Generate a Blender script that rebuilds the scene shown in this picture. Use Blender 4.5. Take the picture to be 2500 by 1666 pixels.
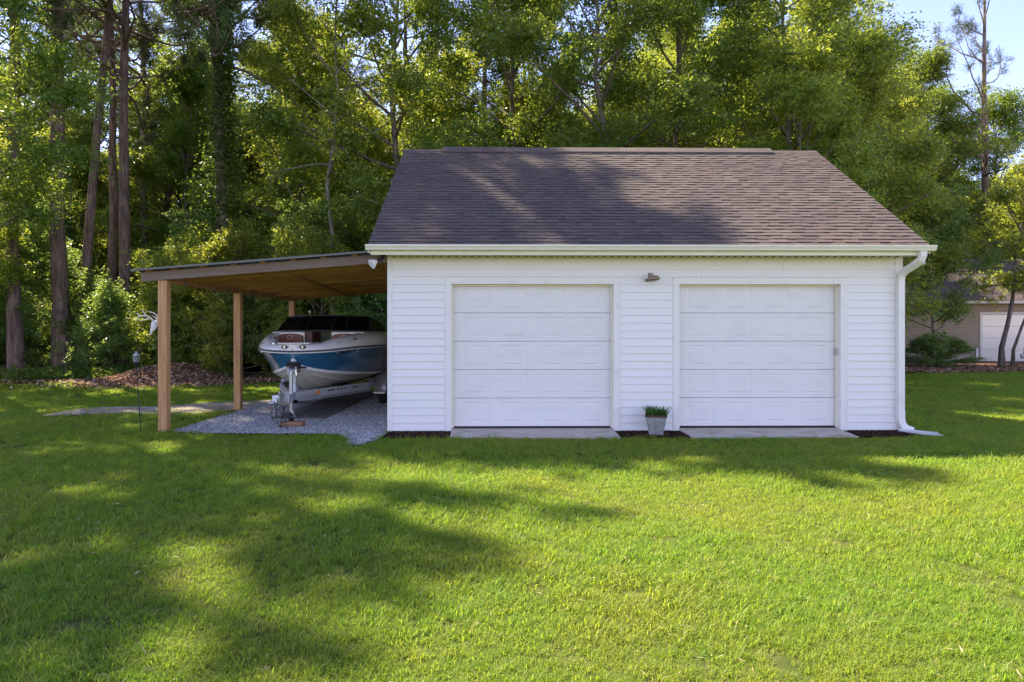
import bpy, bmesh, math, random
import numpy as np
from mathutils import Vector, Matrix

for o in list(bpy.data.objects):
    bpy.data.objects.remove(o)
sc = bpy.context.scene
COL = sc.collection
R = math.radians

# ------------------------------------------------------------------ camera, sky, sun, exposure
cam = bpy.data.cameras.new('camera')
cam.sensor_width = 36.0
cam.lens = 36.0 * 1588 / 2500
cam.shift_y = -26.0 / 2500
cam.clip_end = 2000
cam_o = bpy.data.objects.new('camera', cam)
COL.objects.link(cam_o)
cam_o.location = (0, -11, 1.73)
cam_o.rotation_euler = (R(90), 0, -0.0127)
sc.camera = cam_o

SUN_EL, SUN_AZ = 53.0, -45.0          # azimuth clockwise from +Y
world = bpy.data.worlds.new('World')
sc.world = world
world.use_nodes = True
wn = world.node_tree
bgn = wn.nodes['Background']
sky = wn.nodes.new('ShaderNodeTexSky')
sky.sky_type = 'NISHITA'
sky.sun_disc = False
sky.sun_elevation = R(SUN_EL)
sky.sun_rotation = R(SUN_AZ)
sky.air_density = 1.0
sky.altitude = 1500
sky.dust_density = 0.0
sky.ozone_density = 2.2
tint = wn.nodes.new('ShaderNodeMix'); tint.data_type = 'RGBA'; tint.blend_type = 'MULTIPLY'
tint.inputs[0].default_value = 1.0
tint.inputs[7].default_value = (1.25, 0.96, 1.02, 1)
wn.links.new(sky.outputs[0], tint.inputs[6])
wn.links.new(tint.outputs[2], bgn.inputs[0])
bgn.inputs[1].default_value = 0.13

sun = bpy.data.lights.new('sun', 'SUN')
sun.energy = 4.7
sun.angle = R(0.55)
sun.color = (1.0, 0.88, 0.70)
sun_o = bpy.data.objects.new('sun', sun)
COL.objects.link(sun_o)
sdir = Vector((math.sin(R(SUN_AZ)) * math.cos(R(SUN_EL)), math.cos(R(SUN_AZ)) * math.cos(R(SUN_EL)), math.sin(R(SUN_EL))))
sun_o.rotation_euler = (-sdir).to_track_quat('-Z', 'Y').to_euler()
sun_o.location = (-20, 20, 40)

sc.view_settings.view_transform = 'Standard'
sc.view_settings.look = 'None'
sc.view_settings.gamma = 1.0
sc.view_settings.use_curve_mapping = False
sc.view_settings.exposure = 1.76
sc.cycles.max_bounces = 8
sc.cycles.diffuse_bounces = 4
sc.cycles.transmission_bounces = 6
sc.cycles.sample_clamp_indirect = 6.0
sc.cycles.use_denoising = True
sc.cycles.adaptive_threshold = 0.004

rng = np.random.default_rng(7)
random.seed(7)

# ------------------------------------------------------------------ material helpers
def srgb(r, g, b):
    f = lambda c: (c / 12.92 if c <= 0.04045 else ((c + 0.055) / 1.055) ** 2.4)
    return (f(r / 255), f(g / 255), f(b / 255), 1)

class M:
    def __init__(s, name, color=(.5, .5, .5), rough=.6, metal=0.0, spec=.5, coat=0.0):
        s.m = bpy.data.materials.new(name)
        s.m.use_nodes = True
        s.nt = s.m.node_tree
        s.N, s.L = s.nt.nodes, s.nt.links
        s.b = s.N['Principled BSDF']
        c = tuple(color)[:3] + (1,)
        s.b.inputs['Base Color'].default_value = c
        s.b.inputs['Roughness'].default_value = rough
        s.b.inputs['Metallic'].default_value = metal
        s.b.inputs['Specular IOR Level'].default_value = spec
        if coat:
            s.b.inputs['Coat Weight'].default_value = coat
            s.b.inputs['Coat Roughness'].default_value = .08
    def node(s, t, **kw):
        n = s.N.new(t)
        for k, v in kw.items():
            setattr(n, k, v)
        return n
    def link(s, a, b):
        s.L.new(a, b)
    def coord(s, kind='Object', scale=(1, 1, 1)):
        tc = s.node('ShaderNodeTexCoord')
        mp = s.node('ShaderNodeMapping')
        mp.inputs['Scale'].default_value = scale
        s.link(tc.outputs[kind], mp.inputs[0])
        return mp.outputs[0]
    def pos(s, scale=(1, 1, 1)):
        g = s.node('ShaderNodeNewGeometry')
        mp = s.node('ShaderNodeMapping')
        mp.inputs['Scale'].default_value = scale
        s.link(g.outputs['Position'], mp.inputs[0])
        return mp.outputs[0]
    def noise(s, vec, scale=5, detail=4, rough=.6, dist=0):
        n = s.node('ShaderNodeTexNoise')
        n.inputs['Scale'].default_value = scale
        n.inputs['Detail'].default_value = detail
        n.inputs['Roughness'].default_value = rough
        n.inputs['Distortion'].default_value = dist
        if vec is not None:
            s.link(vec, n.inputs['Vector'])
        return n.outputs['Fac']
    def ramp(s, fac, stops, interp='LINEAR'):
        r = s.node('ShaderNodeValToRGB')
        r.color_ramp.interpolation = interp
        el = r.color_ramp.elements
        while len(el) < len(stops):
            el.new(.5)
        for e, (p, c) in zip(el, stops):
            e.position = p
            e.color = tuple(c)[:3] + (1,) if not isinstance(c, (int, float)) else (c, c, c, 1)
        s.link(fac, r.inputs[0])
        return r.outputs[0]
    def mix(s, fac, a, b, mode='MIX'):
        n = s.node('ShaderNodeMix', data_type='RGBA', blend_type=mode)
        for sock, v in ((n.inputs[0], fac), (n.inputs[6], a), (n.inputs[7], b)):
            if isinstance(v, (int, float)):
                sock.default_value = v
            elif isinstance(v, tuple):
                sock.default_value = tuple(v)[:3] + (1,)
            else:
                s.link(v, sock)
        return n.outputs[2]
    def math(s, op, a, b=0.0):
        n = s.node('ShaderNodeMath', operation=op)
        for sock, v in ((n.inputs[0], a), (n.inputs[1], b)):
            if isinstance(v, (int, float)):
                sock.default_value = v
            else:
                s.link(v, sock)
        return n.outputs[0]
    def bump(s, h, strength=.3, dist=.01):
        n = s.node('ShaderNodeBump')
        n.inputs['Strength'].default_value = strength
        n.inputs['Distance'].default_value = dist
        s.link(h, n.inputs['Height'])
        s.link(n.outputs[0], s.b.inputs['Normal'])
        return n.outputs[0]
    def color(s, c):
        s.link(c, s.b.inputs['Base Color'])
    def orand(s):
        return s.node('ShaderNodeObjectInfo').outputs['Random']
    def irand(s):
        return s.node('ShaderNodeNewGeometry').outputs['Random Per Island']

MAT = {}
def leafmat(name, c_dark, c_mid, c_lite, trans, tmix=.45, rough=.42, spec=.32, hue=.06):
    a = M(name, c_mid, rough, spec=spec)
    col = a.ramp(a.irand(), [(0, c_dark), (.55, c_mid), (1, c_lite)])
    hs = a.node('ShaderNodeHueSaturation')
    a.link(col, hs.inputs['Color'])
    v = a.math('ADD', a.math('MULTIPLY', a.orand(), .5), .75)
    a.link(v, hs.inputs['Value'])
    h = a.math('ADD', a.math('MULTIPLY', a.orand(), hue), .5 - hue / 2)
    a.link(h, hs.inputs['Hue'])
    a.color(hs.outputs[0])
    t = a.node('ShaderNodeBsdfTranslucent')
    tc = a.ramp(a.irand(), [(0, tuple(x * .6 for x in trans)), (1, tuple(x * 1.25 for x in trans))])
    a.link(tc, t.inputs[0])
    mx = a.node('ShaderNodeMixShader')
    mx.inputs[0].default_value = tmix
    a.link(a.b.outputs[0], mx.inputs[1])
    a.link(t.outputs[0], mx.inputs[2])
    a.link(mx.outputs[0], a.N['Material Output'].inputs[0])
    MAT[name] = a.m
leafmat('oak_leaf', (.046, .094, .020), (.090, .153, .029), (.155, .208, .042), (.45, .55, .05), tmix=.42)
leafmat('light_leaf', (.066, .116, .021), (.128, .185, .031), (.19, .24, .046), (.60, .65, .065))
leafmat('pine_needle', (.045, .075, .025), (.07, .105, .03), (.12, .13, .045), (.16, .20, .035), tmix=.25, rough=.5)
leafmat('shrub_leaf', (.05, .105, .028), (.095, .17, .045), (.15, .23, .065), (.42, .56, .09), rough=.32, spec=.45)
leafmat('ivy_leaf', (.04, .08, .02), (.06, .12, .025), (.09, .16, .03), (.2, .3, .03))
leafmat('weed_leaf', (.06, .12, .02), (.09, .16, .03), (.14, .2, .04), (.3, .38, .05))
leafmat('flower_leaf', (.03, .09, .02), (.06, .15, .03), (.13, .22, .05), (.12, .22, .03))

# grass blades: patches of yellow and thatch follow the place, random tone per tuft
g = M('grass_blade', (.1, .2, .03), .5, spec=.22)
n1 = g.noise(g.pos((.55, .55, 0)), 1.0, 3, .6)
n2 = g.noise(g.pos((2.3, 2.3, 0)), 1.0, 3, .65)
base = g.ramp(g.orand(), [(0, (.092, .19, .018)), (.5, (.152, .268, .024)), (.85, (.222, .295, .036)), (1, (.37, .32, .10))])
yel = g.ramp(n1, [(.42, (0, 0, 0)), (.66, (1, 1, 1))])
dry = g.ramp(n2, [(.60, (0, 0, 0)), (.76, (1, 1, 1))])
c1 = g.mix(g.math('MULTIPLY', yel, .55), base, (.25, .24, .04))
c2 = g.mix(g.math('MULTIPLY', dry, .5), c1, (.36, .29, .13))
g.color(c2)
t = g.node('ShaderNodeBsdfTranslucent')
tc = g.mix(g.math('MULTIPLY', yel, .5), (.43, .59, .035), (.61, .63, .055))
g.link(g.mix(g.math('MULTIPLY', dry, .4), tc, (.55, .46, .18)), t.inputs[0])
mx = g.node('ShaderNodeMixShader')
mx.inputs[0].default_value = .45
g.link(g.b.outputs[0], mx.inputs[1]); g.link(t.outputs[0], mx.inputs[2])
g.link(mx.outputs[0], g.N['Material Output'].inputs[0])
MAT['grass_blade'] = g.m

a = M('lawn_soil', (.06, .08, .02), .95, spec=.1)
n1 = a.noise(a.pos(), .5, 4); n2 = a.noise(a.pos(), 9, 6, .7); n3 = a.noise(a.pos(), 60, 3, .7)
c = a.mix(a.ramp(n2, [(.35, 0.0), (.65, 1.0)]), (.06, .095, .014), (.13, .15, .03))
c = a.mix(a.ramp(n1, [(.45, 0.0), (.7, .5)]), c, (.13, .115, .045))
c = a.mix(a.math('MULTIPLY', n3, .5), c, (.05, .06, .018))
a.color(c); a.bump(n3, .8, .03); MAT['lawn_soil'] = a.m

a = M('forest_soil', (.08, .05, .03), .95, spec=.1)
n2 = a.noise(a.pos(), 5, 6, .75); n3 = a.noise(a.pos(), 40, 4, .8)
c = a.ramp(n2, [(.3, (.07, .042, .027)), (.5, (.17, .088, .055)), (.7, (.28, .15, .095))])
c = a.mix(a.ramp(n3, [(.4, 0.0), (.62, .6)]), c, (.24, .15, .10))
a.color(c); a.bump(n3, .9, .04); MAT['forest_soil'] = a.m

a = M('straw_piece', (.2, .1, .06), .8, spec=.2)
a.color(a.ramp(a.irand(), [(0, (.13, .07, .042)), (.5, (.33, .18, .105)), (.85, (.46, .29, .18)), (1, (.56, .43, .31))])); MAT['straw_piece'] = a.m

a = M('dry_strand', (.4, .3, .15), .7, spec=.2)
a.color(a.ramp(a.irand(), [(0, (.28, .20, .09)), (.6, (.45, .35, .18)), (1, (.58, .48, .30))])); MAT['dry_strand'] = a.m

a = M('sand', (.4, .33, .25), .95, spec=.1)
n1 = a.noise(a.pos(), 2, 5, .65); n3 = a.noise(a.pos(), 45, 4, .8)
c = a.ramp(n1, [(.3, (.30, .23, .165)), (.55, (.48, .385, .30)), (.75, (.58, .48, .385))])
c = a.mix(a.math('MULTIPLY', n3, .35), c, (.16, .12, .08))
a.color(c); a.bump(n3, .6, .03); MAT['sand'] = a.m

a = M('gravel_bed', (.2, .19, .19), .9)
n3 = a.noise(a.pos(), 55, 3, .8)
a.color(a.ramp(n3, [(.35, (.05, .048, .05)), (.55, (.22, .21, .21)), (.7, (.38, .37, .37))])); a.bump(n3, 1, .03); MAT['gravel_bed'] = a.m
a = M('gravel_stone', (.3, .3, .3), .8)
a.color(a.ramp(a.irand(), [(0, (.16, .15, .145)), (.45, (.40, .38, .36)), (.8, (.58, .56, .53)), (1, (.75, .72, .68))])); MAT['gravel_stone'] = a.m

a = M('mulch_bed', (.03, .018, .013), .95, spec=.15)
n3 = a.noise(a.pos(), 50, 4, .8)
a.color(a.ramp(n3, [(.35, (.012, .008, .006)), (.6, (.045, .024, .017)), (.75, (.085, .045, .03))])); a.bump(n3, 1, .03); MAT['mulch_bed'] = a.m
a = M('mulch_chip', (.04, .022, .016), .9, spec=.2)
a.color(a.ramp(a.irand(), [(0, (.02, .009, .007)), (.6, (.075, .031, .022)), (1, (.16, .075, .05))])); MAT['mulch_chip'] = a.m

a = M('concrete', (.45, .42, .38), .85, spec=.3)
n1 = a.noise(a.pos((1, 2, 1)), 2.2, 5, .7); n3 = a.noise(a.pos(), 130, 3, .8)
c = a.ramp(n1, [(.32, (.36, .29, .225)), (.5, (.55, .465, .375)), (.7, (.62, .54, .45))])
rust = a.ramp(a.noise(a.pos((1.3, 3, 1)), 1.6, 3, .5), [(.58, 0.0), (.72, .5)])
c = a.mix(rust, c, (.40, .23, .15))
c = a.mix(a.math('MULTIPLY', n3, .3), c, (.25, .23, .2))
a.color(c); a.bump(n3, .35, .006); MAT['concrete'] = a.m

a = M('white_vinyl', (.78, .78, .77), .42, spec=.4)
n1 = a.noise(a.coord('Object', (1, 1, 5)), 1.5, 4, .6)
c = a.mix(a.ramp(n1, [(.5, 0.0), (.8, .35)]), (.83, .79, .745), (.70, .66, .60))
a.color(a.mix(a.math('MULTIPLY', a.orand(), .25), c, (.76, .72, .68)))
a.bump(a.noise(a.coord('Object', (.6, 8, 14)), 14, 3), .06, .004)
MAT['white_vinyl'] = a.m
a = M('white_trim', (.78, .775, .75), .5, spec=.4)
n1 = a.noise(a.pos((1, 1, 1)), 3.5, 5, .7)
a.color(a.mix(a.ramp(n1, [(.52, 0.0), (.75, .6)]), (.82, .78, .72), (.64, .585, .50))); MAT['white_trim'] = a.m
a = M('door_paint', (.74, .75, .74), .45, spec=.4)
n1 = a.noise(a.pos((.8, 1, 2.5)), 2.6, 5, .65)
a.color(a.mix(a.ramp(n1, [(.48, 0.0), (.78, .5)]), (.78, .75, .71), (.65, .62, .57)))
a.bump(a.noise(a.pos((3, 3, 60)), 9, 2), .05, .003); MAT['door_paint'] = a.m
a = M('gutter_paint', (.76, .71, .58), .4, spec=.45)
n1 = a.noise(a.pos((.7, 1, 6)), 4, 4, .7)
a.color(a.mix(a.ramp(n1, [(.5, 0.0), (.75, .55)]), (.80, .745, .60), (.60, .55, .43))); MAT['gutter_paint'] = a.m
MAT['black_seal'] = M('black_seal', (.015, .015, .016), .7).m
MAT['dark_gap'] = M('dark_gap', (.012, .012, .012), .9, spec=.1).m

a = M('shingle', (.16, .12, .115), .92, spec=.2)
r = a.math('FRACT', a.math('ADD', a.irand(), a.math('MULTIPLY', a.orand(), 7.31)))
c = a.ramp(r, [(0, (.070, .054, .045)), (.4, (.093, .072, .060)), (.75, (.107, .083, .069)), (1, (.132, .102, .084))])
n1 = a.noise(a.pos((1, 1, 1)), .9, 5, .65); n3 = a.noise(a.pos(), 140, 3, .9)
c = a.mix(a.ramp(n1, [(.46, 0.0), (.72, .6)]), c, (.062, .050, .053))
c = a.mix(a.ramp(a.noise(a.pos((1.3, 1.3, 1.3)), .8, 3), [(.6, 0.0), (.74, .35)]), c, (.14, .07, .055))
c = a.mix(a.ramp(n3, [(.42, 0.0), (.62, .55)]), c, (.160, .130, .116))
a.color(c); a.bump(n3, .8, .006); MAT['shingle'] = a.m

def wood(name, dark, mid, lite, axis, rough=.75, knots=True, grey=None):
    a = M(name, mid, rough, spec=.25)
    s = [22.0, 22.0, 22.0]
    s[axis] = 1.3
    v = a.coord('Object', tuple(s))
    n = a.noise(v, 1.0, 6, .65, .6)
    c = a.ramp(n, [(.28, dark), (.5, mid), (.72, lite)])
    s2 = [7.0, 7.0, 7.0]; s2[axis] = 1.6
    k = a.noise(a.coord('Object', tuple(s2)), 1.0, 2, .4)
    if knots:
        c = a.mix(a.ramp(k, [(.68, 0.0), (.75, .75)]), c, tuple(x * .35 for x in dark))
    if grey:
        gmask = a.noise(a.coord('Object', tuple(x * .25 for x in s)), 1.0, 4, .6)
        c = a.mix(a.ramp(gmask, [(.40, 0.0), (.62, .85)]), c, grey)
    c = a.mix(a.math('MULTIPLY', a.orand(), .7), c, tuple(x * .6 for x in mid))
    a.color(c); a.bump(n, .35, .006)
    MAT[name] = a.m
wood('post_wood', (.30, .135, .05), (.60, .33, .145), (.73, .46, .24), 2)
wood('beam_wood', (.12, .08, .055), (.25, .175, .125), (.38, .29, .22), 0, grey=(.27, .225, .185))
wood('rafter_wood', (.34, .15, .05), (.70, .36, .125), (.80, .49, .20), 0)
wood('side_beam_wood', (.22, .10, .035), (.42, .21, .08), (.54, .31, .14), 1)
wood('block_wood', (.2, .10, .055), (.36, .20, .12), (.46, .29, .19), 0)

def bark(name, dark, mid, lite, sc_=1.0):
    a = M(name, mid, .95, spec=.15)
    v = a.coord('Object', (9 * sc_, 9 * sc_, 1.6 * sc_))
    n = a.noise(v, 1.0, 6, .7, .5)
    m2 = a.noise(a.coord('Object', (1, 1, 1)), 1.1, 3)
    c = a.ramp(n, [(.33, dark), (.5, mid), (.68, lite)])
    c = a.mix(a.ramp(m2, [(.4, 0.0), (.65, .35)]), c, tuple(x * .6 for x in dark))
    a.color(c); a.bump(n, .9, .05); MAT[name] = a.m
bark('pine_bark', (.085, .055, .045), (.22, .15, .125), (.36, .26, .22))
bark('oak_bark', (.085, .068, .052), (.18, .145, .115), (.29, .24, .19), 1.4)
bark('pale_bark', (.11, .092, .075), (.22, .19, .155), (.33, .29, .24), 2.0)

MAT['galvanized'] = M('galvanized', (.42, .43, .44), .42, metal=.85).m
a = M('zinc', (.4, .42, .44), .5, metal=.6)
n1 = a.noise(a.coord('Object', (1, 1, 1)), 14, 4, .7)
a.color(a.ramp(n1, [(.35, (.26, .285, .31)), (.6, (.42, .44, .455)), (.75, (.5, .51, .52))])); MAT['zinc'] = a.m
a = M('rust', (.12, .05, .03), .85)
n1 = a.noise(a.coord('Object', (1, 1, 1)), 40, 4, .7)
a.color(a.ramp(n1, [(.35, (.045, .022, .016)), (.6, (.13, .05, .03)), (.75, (.22, .09, .05))])); MAT['rust'] = a.m
MAT['tin_roof'] = M('tin_roof', (.14, .145, .13), .6, metal=.1).m
MAT['frame_grey'] = M('frame_grey', (.44, .45, .46), .45, metal=.35).m
MAT['fender_metal'] = M('fender_metal', (.48, .46, .46), .45, metal=.6).m
MAT['tyre'] = M('tyre', (.02, .02, .021), .85).m
MAT['black_plastic'] = M('black_plastic', (.015, .015, .017), .5).m
MAT['black_iron'] = M('black_iron', (.022, .022, .024), .45, metal=.3).m
MAT['bunk_carpet'] = M('bunk_carpet', (.03, .03, .032), .95, spec=.1).m
MAT['amber'] = M('amber', (.85, .22, .02), .2).m
a = M('hull_blue', (.017, .10, .19), .18, spec=.6, coat=.6)
MAT['hull_blue'] = a.m
MAT['gelcoat_white'] = M('gelcoat_white', (.70, .67, .62), .22, spec=.5, coat=.4).m
MAT['gelcoat_bottom'] = M('gelcoat_bottom', (.62, .58, .50), .3, spec=.5).m
MAT['rub_rail'] = M('rub_rail', (.05, .05, .055), .4).m
MAT['chrome'] = M('chrome', (.75, .75, .76), .12, metal=1).m
MAT['seat_vinyl'] = M('seat_vinyl', (.20, .065, .035), .5).m
MAT['seat_dark'] = M('seat_dark', (.10, .035, .02), .5).m
MAT['canvas_black'] = M('canvas_black', (.012, .011, .012), .8).m
MAT['boat_floor'] = M('boat_floor', (.12, .07, .045), .8).m
MAT['mark_white'] = M('mark_white', (.75, .75, .73), .5).m
MAT['mark_dark'] = M('mark_dark', (.012, .014, .018), .4).m
gl = M('tinted_glass', (.006, .006, .007), .06, spec=.6)
tr = gl.node('ShaderNodeBsdfTransparent'); tr.inputs[0].default_value = (.25, .22, .2, 1)
mx = gl.node('ShaderNodeMixShader'); mx.inputs[0].default_value = .3
gl.link(gl.b.outputs[0], mx.inputs[1]); gl.link(tr.outputs[0], mx.inputs[2]); gl.link(mx.outputs[0], gl.N['Material Output'].inputs[0])
MAT['tinted_glass'] = gl.m
a = M('mat_board', (.07, .062, .055), .85)
n1 = a.noise(a.coord('Object', (14, 1, 14)), 1, 5, .7)
a.color(a.ramp(n1, [(.35, (.07, .06, .053)), (.55, (.15, .132, .115)), (.7, (.21, .185, .16))])); a.bump(n1, .3, .01); MAT['mat_board'] = a.m
a = M('bone', (.72, .68, .62), .65)
n1 = a.noise(a.coord('Object', (1, 1, 1)), 45, 4, .7)
a.color(a.ramp(n1, [(.33, (.36, .32, .29)), (.5, (.68, .65, .61)), (.7, (.8, .77, .73))])); a.bump(n1, .4, .004); MAT['bone'] = a.m
MAT['antler'] = M('antler', (.62, .58, .49), .55).m
MAT['bronze'] = M('bronze', (.26, .20, .15), .4, metal=.5).m
MAT['lamp_white'] = M('lamp_white', (.8, .8, .79), .4).m
a = M('tan_siding', (.31, .245, .165), .7)
MAT['tan_siding'] = a.m
MAT['house_trim'] = M('house_trim', (.62, .57, .50), .6).m
MAT['car_paint'] = M('car_paint', (.015, .016, .02), .15, spec=.6, coat=.8).m
MAT['car_glass'] = M('car_glass', (.01, .01, .012), .05, spec=.7).m
MAT['splash_plastic'] = M('splash_plastic', (.62, .60, .60), .6).m
MAT['soil'] = M('soil', (.03, .02, .014), .95).m
MAT['flower_bud'] = M('flower_bud', (.25, .07, .04), .6).m
MAT['gate_lamp_glass'] = M('lamp_glass', (.6, .6, .58), .15).m

# ------------------------------------------------------------------ object helpers
def tag(o, label=None, cat=None, group=None, kind=None):
    if label: o['label'] = label
    if cat: o['category'] = cat
    if group: o['group'] = group
    if kind: o['kind'] = kind
    return o

def empty(name, loc, label, cat, group=None):
    o = bpy.data.objects.new(name, None)
    o.empty_display_size = .2
    o.location = loc
    COL.objects.link(o)
    return tag(o, label, cat, group)

def wpos(o):
    p = Vector((0, 0, 0))
    while o is not None:
        p = p + Vector(o.location)
        o = o.parent
    return p

def link(name, me, parent=None, loc=None):
    o = bpy.data.objects.new(name, me)
    COL.objects.link(o)
    if parent is not None:
        o.parent = parent
    if loc is not None:
        o.location = loc
    return o

class MB:
    """collects shapes in world coordinates, builds one mesh object"""
    def __init__(s):
        s.v, s.f, s.mi, s.cur = [], [], [], 0
    def add(s, vs, fs):
        k = len(s.v)
        s.v += [tuple(p) for p in vs]
        s.f += [tuple(i + k for i in f) for f in fs]
        s.mi += [s.cur] * len(fs)
        return s
    def box(s, x0, x1, y0, y1, z0, z1):
        return s.hexa([(x0, y0, z0), (x1, y0, z0), (x1, y1, z0), (x0, y1, z0), (x0, y0, z1), (x1, y0, z1), (x1, y1, z1), (x0, y1, z1)])
    def hexa(s, p):
        return s.add(p, [(3, 2, 1, 0), (4, 5, 6, 7), (0, 1, 5, 4), (1, 2, 6, 5), (2, 3, 7, 6), (3, 0, 4, 7)])
    def bar(s, a, b, w, h, up=(0, 0, 1)):
        a, b, up = Vector(a), Vector(b), Vector(up)
        d = (b - a).normalized()
        r = d.cross(up).normalized() * w / 2
        u = r.cross(d).normalized() * h / 2
        return s.hexa([a - r - u, a + r - u, b + r - u, b - r - u, a - r + u, a + r + u, b + r + u, b - r + u])
    def tube(s, pts, rad, n=10, caps=True):
        pts = [Vector(p) for p in pts]
        if not isinstance(rad, (list, tuple)):
            rad = [rad] * len(pts)
        vs, fs = [], []
        ref = None
        for i, p in enumerate(pts):
            d = (pts[min(i + 1, len(pts) - 1)] - pts[max(i - 1, 0)]).normalized()
            if ref is None:
                ref = Vector((0, 0, 1)) if abs(d.z) < .9 else Vector((1, 0, 0))
            x = (ref - d * ref.dot(d)).normalized()
            ref = x
            y = d.cross(x)
            for j in range(n):
                t = 2 * math.pi * j / n
                vs.append(p + (x * math.cos(t) + y * math.sin(t)) * rad[i])
        for i in range(len(pts) - 1):
            for j in range(n):
                fs.append((i * n + j, i * n + (j + 1) % n, (i + 1) * n + (j + 1) % n, (i + 1) * n + j))
        if caps:
            fs.append(tuple(range(n - 1, -1, -1)))
            fs.append(tuple(range((len(pts) - 1) * n, len(pts) * n)))
        return s.add(vs, fs)
    def loft(s, secs, close=False, cap0=False, cap1=False):
        n = len(secs[0])
        vs = [p for sec in secs for p in sec]
        fs = []
        for i in range(len(secs) - 1):
            for j in range(n if close else n - 1):
                k = (j + 1) % n
                fs.append((i * n + j, i * n + k, (i + 1) * n + k, (i + 1) * n + j))
        if cap0: fs.append(tuple(range(n - 1, -1, -1)))
        if cap1: fs.append(tuple(range((len(secs) - 1) * n, len(secs) * n)))
        return s.add(vs, fs)
    def prism(s, poly, ax, t0, t1):
        """extrude a 2-D polygon along axis ax (0 x,1 y,2 z)"""
        def P(p, t):
            q = list(p); q.insert(ax, t); return tuple(q)
        n = len(poly)
        vs = [P(p, t0) for p in poly] + [P(p, t1) for p in poly]
        fs = [tuple(range(n - 1, -1, -1)), tuple(range(n, 2 * n))] + [(i, (i + 1) % n, n + (i + 1) % n, n + i) for i in range(n)]
        return s.add(vs, fs)
    def mesh(s, name, mats, org=(0, 0, 0), smooth=False, bevel=0):
        me = bpy.data.meshes.new(name)
        o = Vector(org)
        me.from_pydata([tuple(Vector(p) - o) for p in s.v], [], s.f)
        for m in (mats if isinstance(mats, (list, tuple)) else [mats]):
            me.materials.append(MAT[m])
        bm = bmesh.new(); bm.from_mesh(me)
        for f, k in zip(bm.faces, s.mi):
            f.material_index = k
        bmesh.ops.recalc_face_normals(bm, faces=bm.faces)
        if bevel:
            es = [e for e in bm.edges if len(e.link_faces) == 2 and e.calc_face_angle() > .5]
            bmesh.ops.bevel(bm, geom=es, offset=bevel, segments=2, affect='EDGES', profile=.6)
        for f in bm.faces:
            f.smooth = smooth
        bm.to_mesh(me); bm.free()
        if smooth:
            try:
                me.set_sharp_from_angle(angle=R(40))
            except Exception:
                pass
        return me
    def build(s, name, mats, parent=None, smooth=False, bevel=0, at=None):
        org = wpos(parent) if parent is not None else Vector((0, 0, 0))
        loc = None
        if at is not None:
            loc = Vector(at) - org
            org = Vector(at)
        return link(name, s.mesh(name, mats, org, smooth, bevel), parent, loc)

def quads_mesh(name, V, Q, mats, mi=None, smooth=False):
    me = bpy.data.meshes.new(name)
    V = np.asarray(V, np.float32); Q = np.asarray(Q, np.int32)
    n = Q.shape[1]
    me.vertices.add(len(V)); me.vertices.foreach_set('co', V.ravel())
    me.loops.add(Q.size); me.loops.foreach_set('vertex_index', Q.ravel())
    me.polygons.add(len(Q))
    me.polygons.foreach_set('loop_start', np.arange(0, Q.size, n, dtype=np.int32))
    me.polygons.foreach_set('loop_total', np.full(len(Q), n, np.int32))
    for m in mats:
        me.materials.append(MAT[m])
    if mi is not None:
        me.polygons.foreach_set('material_index', np.asarray(mi, np.int32))
    if smooth:
        me.polygons.foreach_set('use_smooth', np.ones(len(Q), bool))
    me.update(calc_edges=True)
    return me

def inpoly(x, y, poly):
    c = np.zeros(x.shape, bool)
    j = len(poly) - 1
    for i in range(len(poly)):
        xi, yi = poly[i]; xj, yj = poly[j]
        if yi != yj:
            c ^= ((yi > y) != (yj > y)) & (x < (xj - xi) * (y - yi) / (yj - yi) + xi)
        j = i
    return c

def vnoise(x, y, s, seed=0):
    """smooth 2-D value noise 0..1"""
    r = np.random.default_rng(seed).random((64, 64))
    x = x * s + 1000; y = y * s + 1000
    xi = np.floor(x).astype(int); yi = np.floor(y).astype(int)
    fx = x - xi; fy = y - yi
    fx = fx * fx * (3 - 2 * fx); fy = fy * fy * (3 - 2 * fy)
    a_ = r[xi % 64, yi % 64]; b_ = r[(xi + 1) % 64, yi % 64]; c_ = r[xi % 64, (yi + 1) % 64]; d_ = r[(xi + 1) % 64, (yi + 1) % 64]
    return (a_ * (1 - fx) + b_ * fx) * (1 - fy) + (c_ * (1 - fx) + d_ * fx) * fy

# ------------------------------------------------------------------ ground
GRAVEL = [(-5.62, .06), (-4.9, -.06), (-4.0, -.12), (-3.0, -.14), (-2.72, -.22), (-2.45, -.62), (-2.22, -1.25), (-2.08, -1.0), (-1.97, -.45), (-1.97, 7.4), (-5.62, 7.4)]
def forest_edge(x):
    """y of the far edge of the lawn at x"""
    e = np.where(x < -4, 10.7 + .35 * np.sin(x * .8) + .25 * np.sin(x * 2.1), np.where(x < 8, 9.6 + .3 * np.sin(x), 15.3 + .4 * np.sin(x * .7)))
    return e
def drive_mid(x):
    return 3.1 + .17 * (x + 8.6) + .33 * np.maximum(0, x + 7.3) ** 1.2
def drive_amt(x, y):
    d = np.abs(y - drive_mid(x))
    w = 1.0 + .25 * np.sin(x * 1.7) + .5 * (vnoise(x, y, 1.3, 5) - .5)
    a_ = np.clip((w - d) / .5, 0, 1) * np.clip((x + 9.6) / 2.2, 0, 1) * np.clip((-4.2 - x) / .8, 0, 1)
    return a_

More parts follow.
